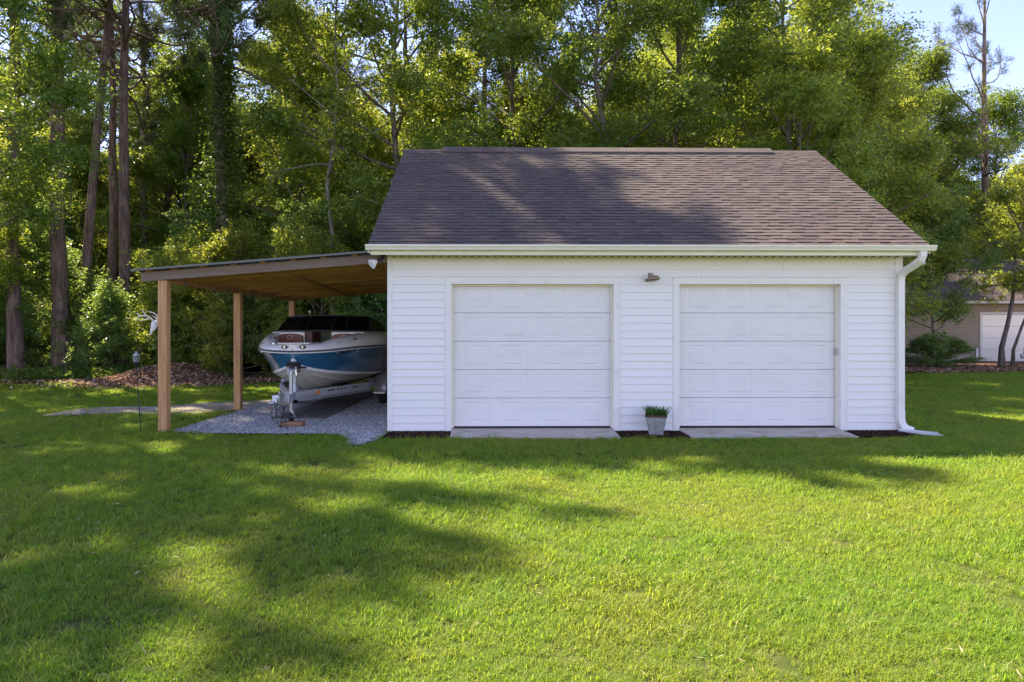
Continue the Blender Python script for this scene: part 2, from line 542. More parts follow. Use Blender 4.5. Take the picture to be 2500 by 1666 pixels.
def grid_sheet(name, xs, ys, zf, mat, keep=None):
    X, Y = np.meshgrid(xs, ys, indexing='ij')
    Z = zf(X, Y)
    nx, ny = X.shape
    V = np.stack([X, Y, Z], -1).reshape(-1, 3)
    idx = np.arange(nx * ny).reshape(nx, ny)
    Q = np.stack([idx[:-1, :-1], idx[1:, :-1], idx[1:, 1:], idx[:-1, 1:]], -1).reshape(-1, 4)
    if keep is not None:
        c = V[Q].mean(1)
        Q = Q[keep(c[:, 0], c[:, 1])]
    me = quads_mesh(name, V, Q, [mat], smooth=True)
    bm = bmesh.new(); bm.from_mesh(me)
    bmesh.ops.delete(bm, geom=[v for v in bm.verts if not v.link_faces], context='VERTS')
    bm.to_mesh(me); bm.free()
    return link(name, me)

xs = np.concatenate([np.linspace(-900, -45, 12)[:-1], np.linspace(-45, 45, 181), np.linspace(45, 900, 12)[1:]])
ys = np.concatenate([np.linspace(-500, -16, 8)[:-1], np.linspace(-16, 50, 133), np.linspace(50, 1200, 12)[1:]])
def ground_z(x, y):
    near = np.clip(1 - np.abs(x) / 45, 0, 1)
    h = .035 * (vnoise(x, y, .7, 1) - .5) - .022
    return np.where((x > -7) & (x < 8) & (y > -2) & (y < 9), -.012, h) - .0
tag(grid_sheet('lawn', xs, ys, ground_z, 'lawn_soil'), kind='structure')
# forest floor
tag(grid_sheet('forest_floor', np.linspace(-70, 80, 301), np.linspace(8.5, 110, 204),
    lambda x, y: .03 + .05 * vnoise(x, y, .8, 3) - .08 * np.clip((forest_edge(x) + .4 - y) * 2, 0, 1), 'forest_soil',
    keep=lambda x, y: y > forest_edge(x) - .1), kind='structure')
# sandy track
tag(grid_sheet('sand_track', np.linspace(-10.8, -4.0, 86), np.linspace(1, 9, 100), lambda x, y: .004 + .012 * vnoise(x, y, 2, 9), 'sand',
    keep=lambda x, y: drive_amt(x, y) > .12), kind='structure')
# gravel pad
gp = MB(); gp.add([(x, y, .012) for x, y in GRAVEL], [tuple(range(len(GRAVEL)))])
tag(gp.build('gravel_pad', 'gravel_bed'), kind='structure')
n = 76000
px = rng.uniform(-5.75, -1.95, n); py = rng.uniform(-1.35, 7.3, n)
py = np.where(rng.random(n) < .35, rng.uniform(-1.35, 2.2, n), py)
jit = .05 * rng.normal(size=(2, n))
k = inpoly(px + jit[0], py + jit[1], GRAVEL) & ~((px > -1.99) & (py > -.03)) & ~((np.abs(px + 5.74) < .09) & (py < .2))
px, py = px[k], py[k]; n = len(px)
o8 = np.array([(1, 0, 0), (0, 1, 0), (-1, 0, 0), (0, -1, 0), (0, 0, 1), (0, 0, -1)], float)
F8 = np.array([(0, 1, 4), (1, 2, 4), (2, 3, 4), (3, 0, 4), (1, 0, 5), (2, 1, 5), (3, 2, 5), (0, 3, 5)])
sc3 = rng.uniform(.006, .015, (n, 1, 1)) * rng.uniform(.6, 1.25, (n, 1, 3)) * np.array([1, 1, .75])
pts = o8[None] * (1 + .25 * rng.normal(size=(n, 6, 1))) * sc3
th = rng.uniform(0, 6.28, n); ct, st_ = np.cos(th), np.sin(th)
pts = np.stack([pts[..., 0] * ct[:, None] - pts[..., 1] * st_[:, None], pts[..., 0] * st_[:, None] + pts[..., 1] * ct[:, None], pts[..., 2]], -1)
pz = .014 + rng.random(n) * .012
pts += np.stack([px, py, pz], -1)[:, None]
T8 = (F8[None] + (np.arange(n) * 6)[:, None, None]).reshape(-1, 3)
tag(link('gravel', quads_mesh('gravel', pts.reshape(-1, 3), T8, ['gravel_stone'])), kind='stuff')

# mulch beds
def mulch_bed(poly):
    m = MB(); m.add([(x, y, .02) for x, y in poly], [tuple(range(len(poly)))])
    return m
beds = [[(-1.93, -.62), (-1.4, -.66), (-.90, -.62), (-.87, -.01), (-1.93, -.01)],
        [(1.9, -.6), (2.4, -.64), (2.98, -.58), (2.96, -.01), (1.86, -.01)],
        [(5.72, -.56), (6.2, -.6), (6.62, -.5), (7.0, -.28), (6.95, .05), (6.78, .05), (6.78, -.01), (5.73, -.01)]]
ch = []
m = MB()
for b in beds:
    m.add([(x, y, .018) for x, y in b], [tuple(range(len(b)))])
    bb = np.array(b); k = 2600
    x = rng.uniform(bb[:, 0].min() - .04, bb[:, 0].max() + .03, k); y = rng.uniform(bb[:, 1].min() - .05, bb[:, 1].max(), k)
    q = inpoly(x, y + .03 * rng.normal(size=k), b) & ~((y > -.03) & (x < 6.78))
    ch.append(np.stack([x[q], y[q], .022 + .012 * rng.random(q.sum())], -1))
tag(m.build('mulch_ground', 'mulch_bed'), kind='structure')

def chips(name, P, mat, l0, l1, w, tilt=.5):
    n = len(P)
    L_ = rng.uniform(l0, l1, n)[:, None]; W_ = rng.uniform(.6, 1.4, n)[:, None] * w
    az = rng.uniform(0, 6.28, n)
    d = np.stack([np.cos(az), np.sin(az), rng.normal(size=n) * tilt * .5], -1)
    s_ = np.stack([-np.sin(az), np.cos(az), rng.normal(size=n) * tilt], -1)
    nz = np.cross(d, s_) * W_ * .25
    V = np.stack([P - d * L_ / 2, P - s_ * W_ / 2 + nz, P + d * L_ / 2, P + s_ * W_ / 2 + nz], 1).reshape(-1, 3)
    return tag(link(name, quads_mesh(name, V, np.arange(4 * n).reshape(-1, 4), [mat])), kind='stuff')
chips('mulch_chips', np.concatenate(ch), 'mulch_chip', .02, .06, .018)

# leaf litter on the forest edge and the mound
MOUND = (-11.3, 11.3)
def mound_z(x, y):
    d = ((x - MOUND[0]) / 1.9) ** 2 + ((y - MOUND[1]) / 1.5) ** 2
    return .62 * np.exp(-d * 1.1) * (1 + .25 * (vnoise(x, y, 1.6, 11) - .5)) - .05
mo = grid_sheet('leaf_mound', np.linspace(-15.5, -7.2, 60), np.linspace(8.2, 15, 50), mound_z, 'forest_soil',
                keep=lambda x, y: mound_z(x, y) > -.03)
tag(mo, kind='structure')
n = 26000
x = rng.uniform(-24, 28, n); y = forest_edge(x) + rng.gamma(1.3, 1.1, n) - .25
z = np.maximum(.05 + .05 * vnoise(x, y, .8, 3), mound_z(x, y) + .01)
q = ~((x > -2) & (x < 8) & (y < 12))
n2 = 5000
x2 = MOUND[0] + rng.normal(size=n2) * 1.5; y2 = MOUND[1] - .4 + rng.normal(size=n2) * 1.2
P = np.concatenate([np.stack([x, y, z], -1)[q], np.stack([x2, y2, np.maximum(mound_z(x2, y2), .05) + .015], -1)])
chips('leaf_litter', P, 'straw_piece', .06, .16, .05, .7)

# ------------------------------------------------------------------ garage
G = empty('garage', (2.4, 3.4, 0), 'white clapboard two-door garage with brown shingle roof, standing left of the tan house', 'garage')
X0, X1, YB = -1.948, 6.772, 6.9
ZS = 2.98
D1, D2, DZ0, DZ1 = (-.885, 1.858), (2.972, 5.72), .07, 2.512
wl = MB()
for (x0, x1, z0, z1) in ((X0 + .02, D1[0] - .02, 0, ZS), (D1[0] - .02, D1[1] + .02, DZ1 + .02, ZS), (D1[1] + .02, D2[0] - .02, 0, ZS), (D2[0] - .02, D2[1] + .02, DZ1 + .02, ZS), (D2[1] + .02, X1 - .02, 0, ZS)):
    wl.box(x0, x1, .0, .13, z0, z1)
wl.box(X0, X0 + .13, .13, YB, 0, ZS); wl.box(X1 - .13, X1, .13, YB, 0, ZS); wl.box(X0 + .13, X1 - .13, YB - .13, YB, 0, ZS)
PIT = math.tan(R(33.9)); YR = 3.45; ZE = 3.115; ZR = ZE + PIT * (YR + .45)
for xa, xb in ((X0, X0 + .1), (X1 - .1, X1)):
    wl.prism([(.002, ZS), (YB - .002, ZS), (YB + .0, ZE - .06), (YR, ZR - .1), (0, ZE + PIT * .45 - .12)], 0, xa, xb)
wall = wl.build('wall', 'white_vinyl', G)

# siding planks: shared mesh per length
def plank_mesh(w):
    m = MB(); h = .1299
    poly = [(-.004, 0), (-.023, .003), (-.023, .014), (-.006, h + .004), (.0, h + .004), (.0, 0)]
    m.prism(poly, 0, 0, w)
    return m.mesh('siding_plank', 'white_vinyl')
def run(x0, x1, z0, z1):
    me = plank_mesh(x1 - x0)
    z = z0
    while z < z1 - .01:
        o = link('siding_plank', me, G)
        o.location = Vector((x0, 0, z)) - G.location
        z += .1299
ZB = .034
NR = 20
run(X0 + .075, D1[0] - .115, ZB, ZB + .1299 * NR - .01)
run(D1[1] + .122, D2[0] - .115, ZB, ZB + .1299 * NR - .01)
run(D2[1] + .115, X1 - .115, ZB, ZB + .1299 * NR - .01)
for r_, xs_ in enumerate((3.35, 4.75, 1.6)):
    run(X0 + .075, xs_ - .0015, ZB + .1299 * (NR + r_), ZB + .1299 * (NR + r_) + .1)
    run(xs_ + .0015, X1 - .115, ZB + .1299 * (NR + r_), ZB + .1299 * (NR + r_) + .1)
for (x0, x1) in ((X0 - .012, X0 + .075), (X1 - .115, X1 + .012)):
    m = MB(); m.box(x0, x1, -.028, .0, .0, ZS - .002)
    xo = x0 if x0 < 0 else x1
    m.box(min(xo, xo + (.012 if x0 < 0 else -.012)), max(xo, xo + (.012 if x0 < 0 else -.012)), 0, .1, .0, ZS - .002)
    m.build('corner_trim', 'white_trim', G, bevel=.003)
for D in (D1, D2):
    m = MB()
    m.box(D[0] - .1, D[0], -.033, .12, .03, DZ1 + .1)
    m.box(D[1], D[1] + .1, -.033, .12, .03, DZ1 + .1)
    m.box(D[0], D[1], -.033, .12, DZ1, DZ1 + .1)
    # J channel around the casing
    m.box(D[0] - .115, D[0] - .1, -.022, .0, .03, DZ1 + .115); m.box(D[1] + .1, D[1] + .122, -.022, .0, .03, DZ1 + .115)
    m.box(D[0] - .1, D[1] + .1, -.02, -.001, DZ1 + .1, DZ1 + .112)
    m.build('door_trim', 'white_trim', G, bevel=.002)
    # stop moulding
    m = MB()
    m.box(D[0], D[0] + .035, .075, .1, DZ0, DZ1); m.box(D[1] - .035, D[1], .075, .1, DZ0, DZ1); m.box(D[0] + .035, D[1] - .035, .075, .1, DZ1 - .03, DZ1)
    m.build('stop_moulding', 'gutter_paint', G)
    dr = MB(); dr.box(D[0] + .002, D[1] - .002, .16, .165, DZ0 + .02, DZ1 - .003)
    door = dr.build('garage_door', 'door_paint', G)
    W = D[1] - D[0] - .012; H = (DZ1 - DZ0 - .02) / 5
    # one section with four embossed panels
    s = MB(); w4 = (W - .16) / 4
    cells = []
    xg = [0]; 
    for i in range(4):
        a0 = .08 + i * w4 + .075; a1 = .08 + (i + 1) * w4 - .075
        xg += [a0, a1]
        cells.append((a0, a1))
    h0, h1 = .075, H - .075
    yF = .0
    def q4(x0, x1, z0, z1): s.add([(x0, yF, z0), (x1, yF, z0), (x1, yF, z1), (x0, yF, z1)], [(0, 1, 2, 3)])
    q4(0, W, .004, h0); q4(0, W, h1, H - .004)
    xe = 0
    for a0, a1 in cells:
        q4(xe, a0, h0, h1); xe = a1
        # bevelled groove then raised field
        r0 = [(a0, h0), (a1, h0), (a1, h1), (a0, h1)]
        def ring(k, y): return [(a0 + k * 3, y, h0 + k), (a1 - k * 3, y, h0 + k), (a1 - k * 3, y, h1 - k), (a0 + k * 3, y, h1 - k)]
        rs = [ring(0, 0), ring(.008, .007), ring(.022, .007), ring(.040, .0)]
        s.loft(rs, close=True); s.add(rs[-1], [(0, 1, 2, 3)])
    q4(xe, W, h0, h1)
    # edges of the section
    s.add([(0, 0, .004), (W, 0, .004), (W, .035, 0), (0, .035, 0)], [(0, 1, 2, 3)])
    s.add([(0, 0, H - .004), (W, 0, H - .004), (W, .035, H), (0, .035, H)], [(0, 1, 2, 3)])
    sme = s.mesh('door_section', 'door_paint')
    for i in range(5):
        o = link('door_section', sme, door)
        o.location = Vector((D[0] + .006, .118 + (i % 2) * .0004, DZ0 + .02 + i * (H + .0005))) - wpos(door)
    m = MB(); m.box(D[0] + .004, D[1] - .004, .112, .155, DZ0 - .012, DZ0 + .022)
    m.build('bottom_seal', 'black_seal', door)
    m = MB(); m.box(D[0] - .04, D[1] + .04, .02, .3, -.04, DZ0 - .014); m.build('door_sill', 'concrete', G)
m = MB(); m.box(D2[1] - .05, D2[1] - .03, .06, .075, 1.30, 1.42); m.box(D2[1] - .06, D2[1] - .036, .045, .06, 1.34, 1.38)
m.build('door_latch', 'zinc', G)
for a_, b_ in ((X0 + .03, D1[0] - .02), (D1[1] + .02, D2[0] - .02), (D2[1] + .02, X1 - .03)):
    m = MB(); m.box(a_, b_, -.003, -.001, -.05, .06); m.build('foundation', 'concrete', G)
# soffit, fascia, gutter
XE0, XE1 = -2.2, 6.98
m = MB()
m.box(XE0 + .02, XE1 - .06, -.43, .0, ZS, ZS + .012)
sof = m.build('soffit', 'gutter_paint', G)
m = MB(); x = X0 + .1
while x < X1 - .1:
    m.box(x, x + .02, -.12, -.0205, ZS - .010, ZS - .001)
    x += .1305
tag(m.build('soffit_groove', 'dark_gap', sof), kind='stuff')
m = MB(); m.box(XE0 + .045, XE1 - .06, -.452, -.43, 2.955, 3.085); m.build('fascia', 'gutter_paint', G, bevel=.003)
prof = [(-.4535, 3.018), (-.53, 3.018), (-.545, 3.03), (-.55, 3.05), (-.565, 3.075), (-.572, 3.085), (-.572, 3.108), (-.562, 3.108), (-.562, 3.088), (-.545, 3.06), (-.535, 3.035), (-.4535, 3.03)]
m = MB(); m.prism([(a_, b_) for a_, b_ in prof], 0, XE0 - .02, XE1 + .035)
m.prism([(-.4535, 3.032), (-.53, 3.035), (-.56, 3.09), (-.56, 3.1), (-.4535, 3.1)], 0, XE0 - .018, XE0 - .012)
m.prism([(-.4535, 3.032), (-.53, 3.035), (-.56, 3.09), (-.56, 3.1), (-.4535, 3.1)], 0, XE1 + .026, XE1 + .032)
m.build('gutter', 'gutter_paint', G)
# roof deck and shingles
rd = MB()
rd.prism([(-.45, ZE - .03), (YR, ZR - .03), (7.35, ZE - .03), (7.35, ZE - .13), (YR, ZR - .13), (-.45, ZE - .1)], 0, XE0 + .03, XE1 - .03)
roof = rd.build('roof', 'gutter_paint', G)
SL = math.hypot(YR + .45, ZR - ZE); EX = SL / 37.0
ang = math.atan2(ZR - ZE, YR + .45)
def shingle_geo(m, x0, x1, s0, th, side=1):
    """slab lying on the slope from distance s0 to s0+1.9*EX; side -1 is the back slope"""
    def P(x, s, n):
        y = -.47 + s * math.cos(ang) - n * math.sin(ang); z = ZE - .012 + s * math.sin(ang) + n * math.cos(ang)
        if side < 0: y = 2 * YR - y
        return (x, y, z)
    e = min(s0 + EX * 1.6, SL + .02)
    m.hexa([P(x0, s0, .004), P(x1, s0, .004), P(x1, e, -.012), P(x0, e, -.012), P(x0, s0, .004 + th), P(x1, s0, .004 + th), P(x1, e, -.008), P(x0, e, -.008)])
rnd = random.Random(3)
widths = [.12, .15, .18, .22, .26, .3]
proto = {}
for w in widths:
    for th in (.004, .010):
        m = MB()
        def P(x, s, n): return (x, s * math.cos(ang) - n * math.sin(ang), s * math.sin(ang) + n * math.cos(ang))
        e = EX * 1.6
        m.hexa([P(0, 0, .004), P(w - .002, 0, .004), P(w - .002, e, -.012), P(0, e, -.012), P(0, 0, .004 + th), P(w - .002, 0, .004 + th), P(w - .002, e, -.008), P(0, e, -.008)])
        proto[(w, th)] = m.mesh('shingle', 'shingle')
st = MB(); cnt = 0
for r_ in range(37):
    x = XE0 - rnd.random() * .2
    tog = rnd.random() < .5
    while x < XE1:
        w = rnd.choice(widths)
        tog = not tog if rnd.random() < .8 else tog
        th = .010 if tog else .004
        j = rnd.uniform(-.006, .006)
        if r_ < 10 and x >= XE0 and x + w <= XE1 and cnt < 296:
            o = link('shingle', proto[(w, th)], roof)
            s0 = r_ * EX + j
            o.location = Vector((x, -.47 + s0 * math.cos(ang), ZE - .012 + s0 * math.sin(ang))) - wpos(roof)
            cnt += 1
        else:
            shingle_geo(st, max(x, XE0), min(x + w, XE1) - .002, r_ * EX + j, th)
        x += w
for r_ in range(37):
    shingle_geo(st, XE0, XE1, r_ * EX, .006, -1)
tag(st.build('upper_shingles', 'shingle', roof), kind='stuff')
m = MB()
x = XE0
zr = ZR - .012
while x < XE1 - .01:
    w = min(.3, XE1 - x)
    m.hexa([(x, YR - .15, zr - .15 * PIT + .012), (x + w, YR - .15, zr - .15 * PIT + .012), (x + w, YR, zr + .012), (x, YR, zr + .012),
            (x, YR - .15, zr - .15 * PIT + .022), (x + w, YR - .15, zr - .15 * PIT + .020), (x + w, YR, zr + .02), (x, YR, zr + .024)])
    m.hexa([(x, YR, zr + .012), (x + w, YR, zr + .012), (x + w, YR + .15, zr - .15 * PIT + .012), (x, YR + .15, zr - .15 * PIT + .012),
            (x, YR, zr + .024), (x + w, YR, zr + .02), (x + w, YR + .15, zr - .15 * PIT + .020), (x, YR + .15, zr - .15 * PIT + .022)])
    x += w
m.build('ridge_cap', 'shingle', roof)
m = MB(); rv0, rv1 = -1.35, 5.95
segs = [rv0, .0, 1.3, 2.55, 3.8, 4.95, rv1]
for a_, b_ in zip(segs[:-1], segs[1:]):
    dz = rnd.uniform(-.006, .006)
    m.prism([(YR - .19, zr - .19 * PIT + .03 + dz), (YR, zr + .035 + dz), (YR + .19, zr - .19 * PIT + .03), (YR + .19, zr - .19 * PIT + .055), (YR, zr + .075 + dz), (YR - .19, zr - .19 * PIT + .062 + dz)], 0, a_ + .002, b_ - .002)
m.build('ridge_vent', 'shingle', roof)
for xa in (XE0, XE1 - .028):
    m = MB(); m.prism([(-.45, ZE - .025), (YR, ZR - .025), (7.35, ZE - .025), (7.35, ZE - .16), (YR, ZR - .16), (-.45, ZE - .13)], 0, xa, xa + .026)
    m.build('rake_board', 'white_trim', G)
# downspout
def rect_sweep(m, pts, w, d):
    secs = []
    P_ = [Vector(p) for p in pts]
    for i, p in enumerate(P_):
        t = (P_[min(i + 1, len(P_) - 1)] - P_[max(i - 1, 0)]).normalized()
        side = Vector((1, 0, 0)) if abs(t.x) < .75 else Vector((0, 0, 1))
        b = Vector((0, -1, 0)); b = (b - t * b.dot(t)).normalized()
        a_ = t.cross(b)
        secs.append([p + a_ * w / 2 + b * d / 2, p - a_ * w / 2 + b * d / 2, p - a_ * w / 2 - b * d / 2, p + a_ * w / 2 - b * d / 2])
    m.loft(secs, close=True, cap0=True, cap1=True)
m = MB()
rect_sweep(m, [(6.82, -.50, 3.02), (6.82, -.49, 2.95), (6.815, -.46, 2.88), (6.78, -.32, 2.80), (6.735, -.17, 2.73), (6.715, -.10, 2.66), (6.712, -.078, 2.58), (6.712, -.078, .36)], .105, .085)
m.box(6.655, 6.769, -.124, -.029, 2.535, 2.55)
dsp = m.build('downspout', 'white_trim', G, bevel=.006)
m = MB()
rect_sweep(m, [(6.712, -.078, .375), (6.712, -.08, .24), (6.72, -.085, .17), (6.75, -.10, .105), (6.80, -.12, .07), (6.88, -.15, .045)], .112, .09)
for k_ in range(5):
    pass
m.build('elbow', 'white_trim', dsp, bevel=.005)
m = MB()
m.hexa([(6.66, -.10, .022), (6.72, -.32, .022), (7.07, -.62, .006), (7.16, -.38, .006), (6.66, -.10, .05), (6.72, -.32, .05), (7.07, -.62, .028), (7.16, -.38, .028)])
m.bar((6.66, -.1, .06), (7.16, -.38, .035), .02, .03); m.bar((6.72, -.32, .06), (7.07, -.62, .035), .02, .03)
tag(m.build('splash_block', 'splash_plastic', None, bevel=.004, at=(6.9, -.35, 0)), 'pale plastic splash block lying on the grass below the downspout', 'splash block')
# concrete aprons
for (D, xa, xb, lab) in ((D1, -.86, 1.87, 'worn concrete apron in front of the door nearer the boat'), (D2, 3.0, 5.70, 'rust stained concrete apron in front of the door nearer the downspout')):
    m = MB()
    m.hexa([(D[0] + .0, .02, -.02), (D[1], .02, -.02), (xb, -.64, -.02), (xa, -.64, -.02), (D[0] + .0, .02, .052), (D[1], .02, .052), (xb, -.64, .026), (xa, -.64, .026)])
    tag(m.build('concrete_apron', 'concrete', None, bevel=.006, at=((xa + xb) / 2, -.3, 0)), lab, 'concrete apron', 'concrete aprons at the garage doors')

# ------------------------------------------------------------------ wall lamp, flood lights
W_ = empty('wall_lamp', (2.43, -.03, 2.59), 'small bronze barn lamp on the siding between the two garage doors', 'wall lamp')
m = MB(); m.box(2.37, 2.50, -.031, -.019, 2.50, 2.68); m.build('back_plate', 'lamp_white', W_, bevel=.004)
m = MB(); m.tube([(2.41, -.031, 2.575), (2.42, -.07, 2.565), (2.44, -.13, 2.58)], .018, 8); m.tube([(2.40, -.06, 2.555), (2.40, -.06, 2.60)], .02, 8)
m.build('arm', 'bronze', W_, smooth=True)
m = MB(); m.tube([(2.42, -.15, 2.575), (2.45, -.16, 2.60), (2.56, -.18, 2.605), (2.60, -.185, 2.60)], [.035, .05, .045, .02], 10); m.build('shade', 'bronze', W_, smooth=True)
m = MB(); m.tube([(2.455, -.16, 2.635), (2.455, -.16, 2.69)], [.05, .042], 10); m.build('sensor_cap', 'bronze', W_, smooth=True)

FL = empty('flood_light', (-2.02, -.2, 2.95), 'black flood light with white cone head under the gutter end above the carport beam', 'flood light')
m = MB(); m.tube([(-2.0, -.2, 2.978), (-2.0, -.2, 2.95)], .05, 12); m.build('mount', 'black_plastic', FL)
m = MB(); m.tube([(-2.0, -.2, 2.95), (-2.03, -.22, 2.915), (-2.07, -.24, 2.885), (-2.11, -.26, 2.868)], [.02, .024, .03, .028], 10); m.tube([(-2.0, -.2, 2.95), (-2.005, -.23, 2.90), (-2.03, -.24, 2.86)], .02, 8); m.build('arm', 'black_plastic', FL, smooth=True)
m = MB(); m.tube([(-2.09, -.26, 2.872), (-2.125, -.28, 2.85), (-2.17, -.31, 2.815)], [.022, .05, .085], 16, caps=False); m.tube([(-2.163, -.305, 2.82), (-2.164, -.306, 2.819)], .08, 16)
m.build('lamp_head', 'lamp_white', FL, smooth=True)
FR = empty('flood_light', (6.95, -.2, 2.97), 'small white security light under the eave beside the downspout top', 'security light')
m = MB(); m.tube([(6.97, -.15, 2.978), (6.97, -.17, 2.93)], .018, 8); m.build('mount', 'bronze', FR)
m = MB(); m.tube([(6.98, -.2, 2.93), (6.985, -.21, 2.905), (6.99, -.23, 2.83)], [.02, .03, .045], 12); m.build('lamp_head', 'lamp_white', FR, smooth=True)

# ------------------------------------------------------------------ carport
CP = empty('carport', (-4, 3.4, 0), 'open wooden lean-to carport with tin roof on the side of the white garage', 'carport')
SLP = .0797
def zb(x): return 2.548 + SLP * (x + 6.085)       # underside of the front beam
PX = -5.745
for py_ in (.085, 3.15, 6.75):
    m = MB(); m.box(PX - .072, PX + .072, py_ - .072, py_ + .072, -.05, zb(PX) - .004)
    m.build('post', 'post_wood', CP, bevel=.006, at=(PX, py_, 1.2))
def sloped(m, xa, xb, ya, yb, za, h):
    m.hexa([(xa, ya, zb(xa) + za), (xb, ya, zb(xb) + za), (xb, yb, zb(xb) + za), (xa, yb, zb(xa) + za),
            (xa, ya, zb(xa) + za + h), (xb, ya, zb(xb) + za + h), (xb, yb, zb(xb) + za + h), (xa, yb, zb(xa) + za + h)])
BH = .152
m = MB(); sloped(m, -6.085, X0 - .002, -.005, .038, 0, BH); m.build('front_beam', 'beam_wood', CP, bevel=.004, at=(-4, 0, 2.7))
m = MB(); sloped(m, -6.04, X0 - .002, .042, .08, 0.0, BH - .004); m.build('front_beam', 'rafter_wood', CP, bevel=.003, at=(-4.1, 0, 2.7))
m = MB(); m.box(PX - .06, PX - .02, .16, 7.0, 2.53 - .002, 2.53 + .145); m.build('side_beam', 'side_beam_wood', CP, bevel=.004, at=(PX, 3, 2.6))
m = MB(); m.box(PX + .02, PX + .06, .16, 7.0, 2.53 - .004, 2.53 + .143); m.build('side_beam', 'side_beam_wood', CP, bevel=.004, at=(PX, 3.1, 2.6))
for i in range(12):
    ya = .66 + i * .575
    m = MB(); sloped(m, PX + .062, X0 - .002, ya, ya + .04, (.0, .016, .006, .022)[i % 4], BH - .03)
    m.build('rafter', 'rafter_wood', CP, bevel=.003, at=(-4 + i * .37, ya, 2.7))
    m = MB(); m.box(PX + .061, PX + .085, ya - .012, ya + .052, 2.535, 2.61); m.build('joist_hanger', 'galvanized', CP)
pl = []
for k_, x in enumerate((-5.95, -5.55, -5.05, -4.55, -4.05, -3.55, -3.05, -2.5, -2.15)):
    m = MB(); sloped(m, x - .045, x + .045, -.045 if k_ in (0, 2, 4, 7) else .0, 7.1, BH + .001, .034)
    m.build('purlin', 'side_beam_wood', CP, bevel=.002, at=(x, 3 + k_ * .3, 2.7))
# ribbed tin sheet
secs = []
x = -6.20
tops = []
nrib = 0
m = MB()
ylist = np.arange(-.12, 7.25, .0762)
row0, row1 = [], []
for i, y in enumerate(ylist):
    b = .018 if i % 3 == 0 else 0.0
    for dy in ((-.012, b), (.012, b)) if b else ((0, 0),):
        row0.append((-6.20, y + dy[0], zb(-6.20) + BH + .037 + dy[1])); row1.append((-2.0, y + dy[0], zb(-2.0) + BH + .037 + dy[1]))
m.loft([row0, row1])
ts = m.build('roof_sheet', 'tin_roof', CP)
md = ts.modifiers.new('sol', 'SOLIDIFY'); md.thickness = .004
m = MB(); m.bar((-6.195, -.125, zb(-6.195) + BH + .036), (-2.02, -.125, zb(-2.02) + BH + .036), .012, .03); m.build('drip_edge', 'tin_roof', CP)
m = MB(); m.box(-2.02, X0 - .0145, .1, 6.85, 2.85, 2.99); m.build('ledger', 'side_beam_wood', CP, at=(-2, 3, 2.9))
m = MB(); m.bar((-3.75, .62, zb(-3.75) - .012), (-4.2, 7.0, zb(-4.2) - .012), .04, .018); m.build('strapping', 'side_beam_wood', CP, at=(-4, 3.3, 2.7))
m = MB(); sloped(m, PX - .3, X0 - .002, 7.02, 7.06, 0, BH); m.build('rear_beam', 'rafter_wood', CP, at=(-4, 7, 2.7))

# deer skull on the front post
SK = empty('deer_skull', (-5.87, .05, 1.95), 'bleached deer skull with antlers hung on the side of the front carport post', 'deer skull')
def zp(u, v, dy):        # sketch plane of the skull, metres
    return (-5.823 + (u - 960) * .00039, .04 + dy, 1.73 - (745 + v * .0580 - 807) * .00698)
def ell(m, spine, n=12):
    secs = []
    for (u, v, dy, rx, ry) in spine:
        c = Vector(zp(u, v, dy)); ring = []
        for j in range(n):
            t_ = 2 * math.pi * j / n
            ring.append(c + Vector((rx * math.cos(t_), ry * math.sin(t_), .25 * rx * math.cos(t_))))
        secs.append(ring)
    m.loft(secs, close=True, cap0=True, cap1=True)
m = MB()
ell(m, [(850, 640, 0, .02, .03), (840, 690, -.01, .05, .05), (830, 800, -.02, .052, .055), (815, 900, -.03, .046, .045), (790, 1000, -.04, .038, .034), (760, 1090, -.05, .028, .028), (735, 1180, -.058, .018, .02), (712, 1270, -.062, .006, .008)])
ell(m, [(900, 760, -.03, .012, .018), (915, 850, -.03, .018, .02), (890, 960, -.03, .016, .016), (850, 1060, -.04, .008, .01)])
m.build('skull', 'bone', SK, smooth=True)
m = MB(); c = Vector(zp(900, 820, -.055)); 
m.tube([c + Vector((.0, .01, 0)), c + Vector((0, -.006, 0))], [.014, .012], 12)
m.build('eye_socket', 'dark_gap', SK)
def antler(lines, base):
    m = MB()
    for ln, r0, r1 in lines:
        n_ = len(ln)
        m.tube([zp(u, v, base + dy) for u, v, dy in ln], [r0 + (r1 - r0) * i / (n_ - 1) for i in range(n_)], 8)
    m.build('antler', 'antler', SK, smooth=True)
antler([([(780, 660, 0), (720, 570, -.02), (640, 490, -.05), (520, 465, -.09), (390, 480, -.12), (300, 570, -.14), (240, 665, -.15)], .017, .006),
        ([(590, 470, -.07), (500, 310, -.08), (390, 190, -.09)], .014, .003), ([(380, 480, -.12), (330, 390, -.13), (240, 355, -.14)], .011, .003),
        ([(700, 560, -.03), (560, 630, -.08), (450, 660, -.11), (370, 662, -.12)], .011, .003)], -.04)
antler([([(860, 620, 0), (905, 540, .01), (880, 450, 0), (800, 365, -.02), (700, 310, -.05), (610, 285, -.07)], .017, .005),
        ([(840, 560, 0), (780, 490, -.03), (720, 440, -.05)], .010, .004), ([(760, 340, -.03), (640, 320, -.05), (590, 260, -.07)], .007, .003)], .02)

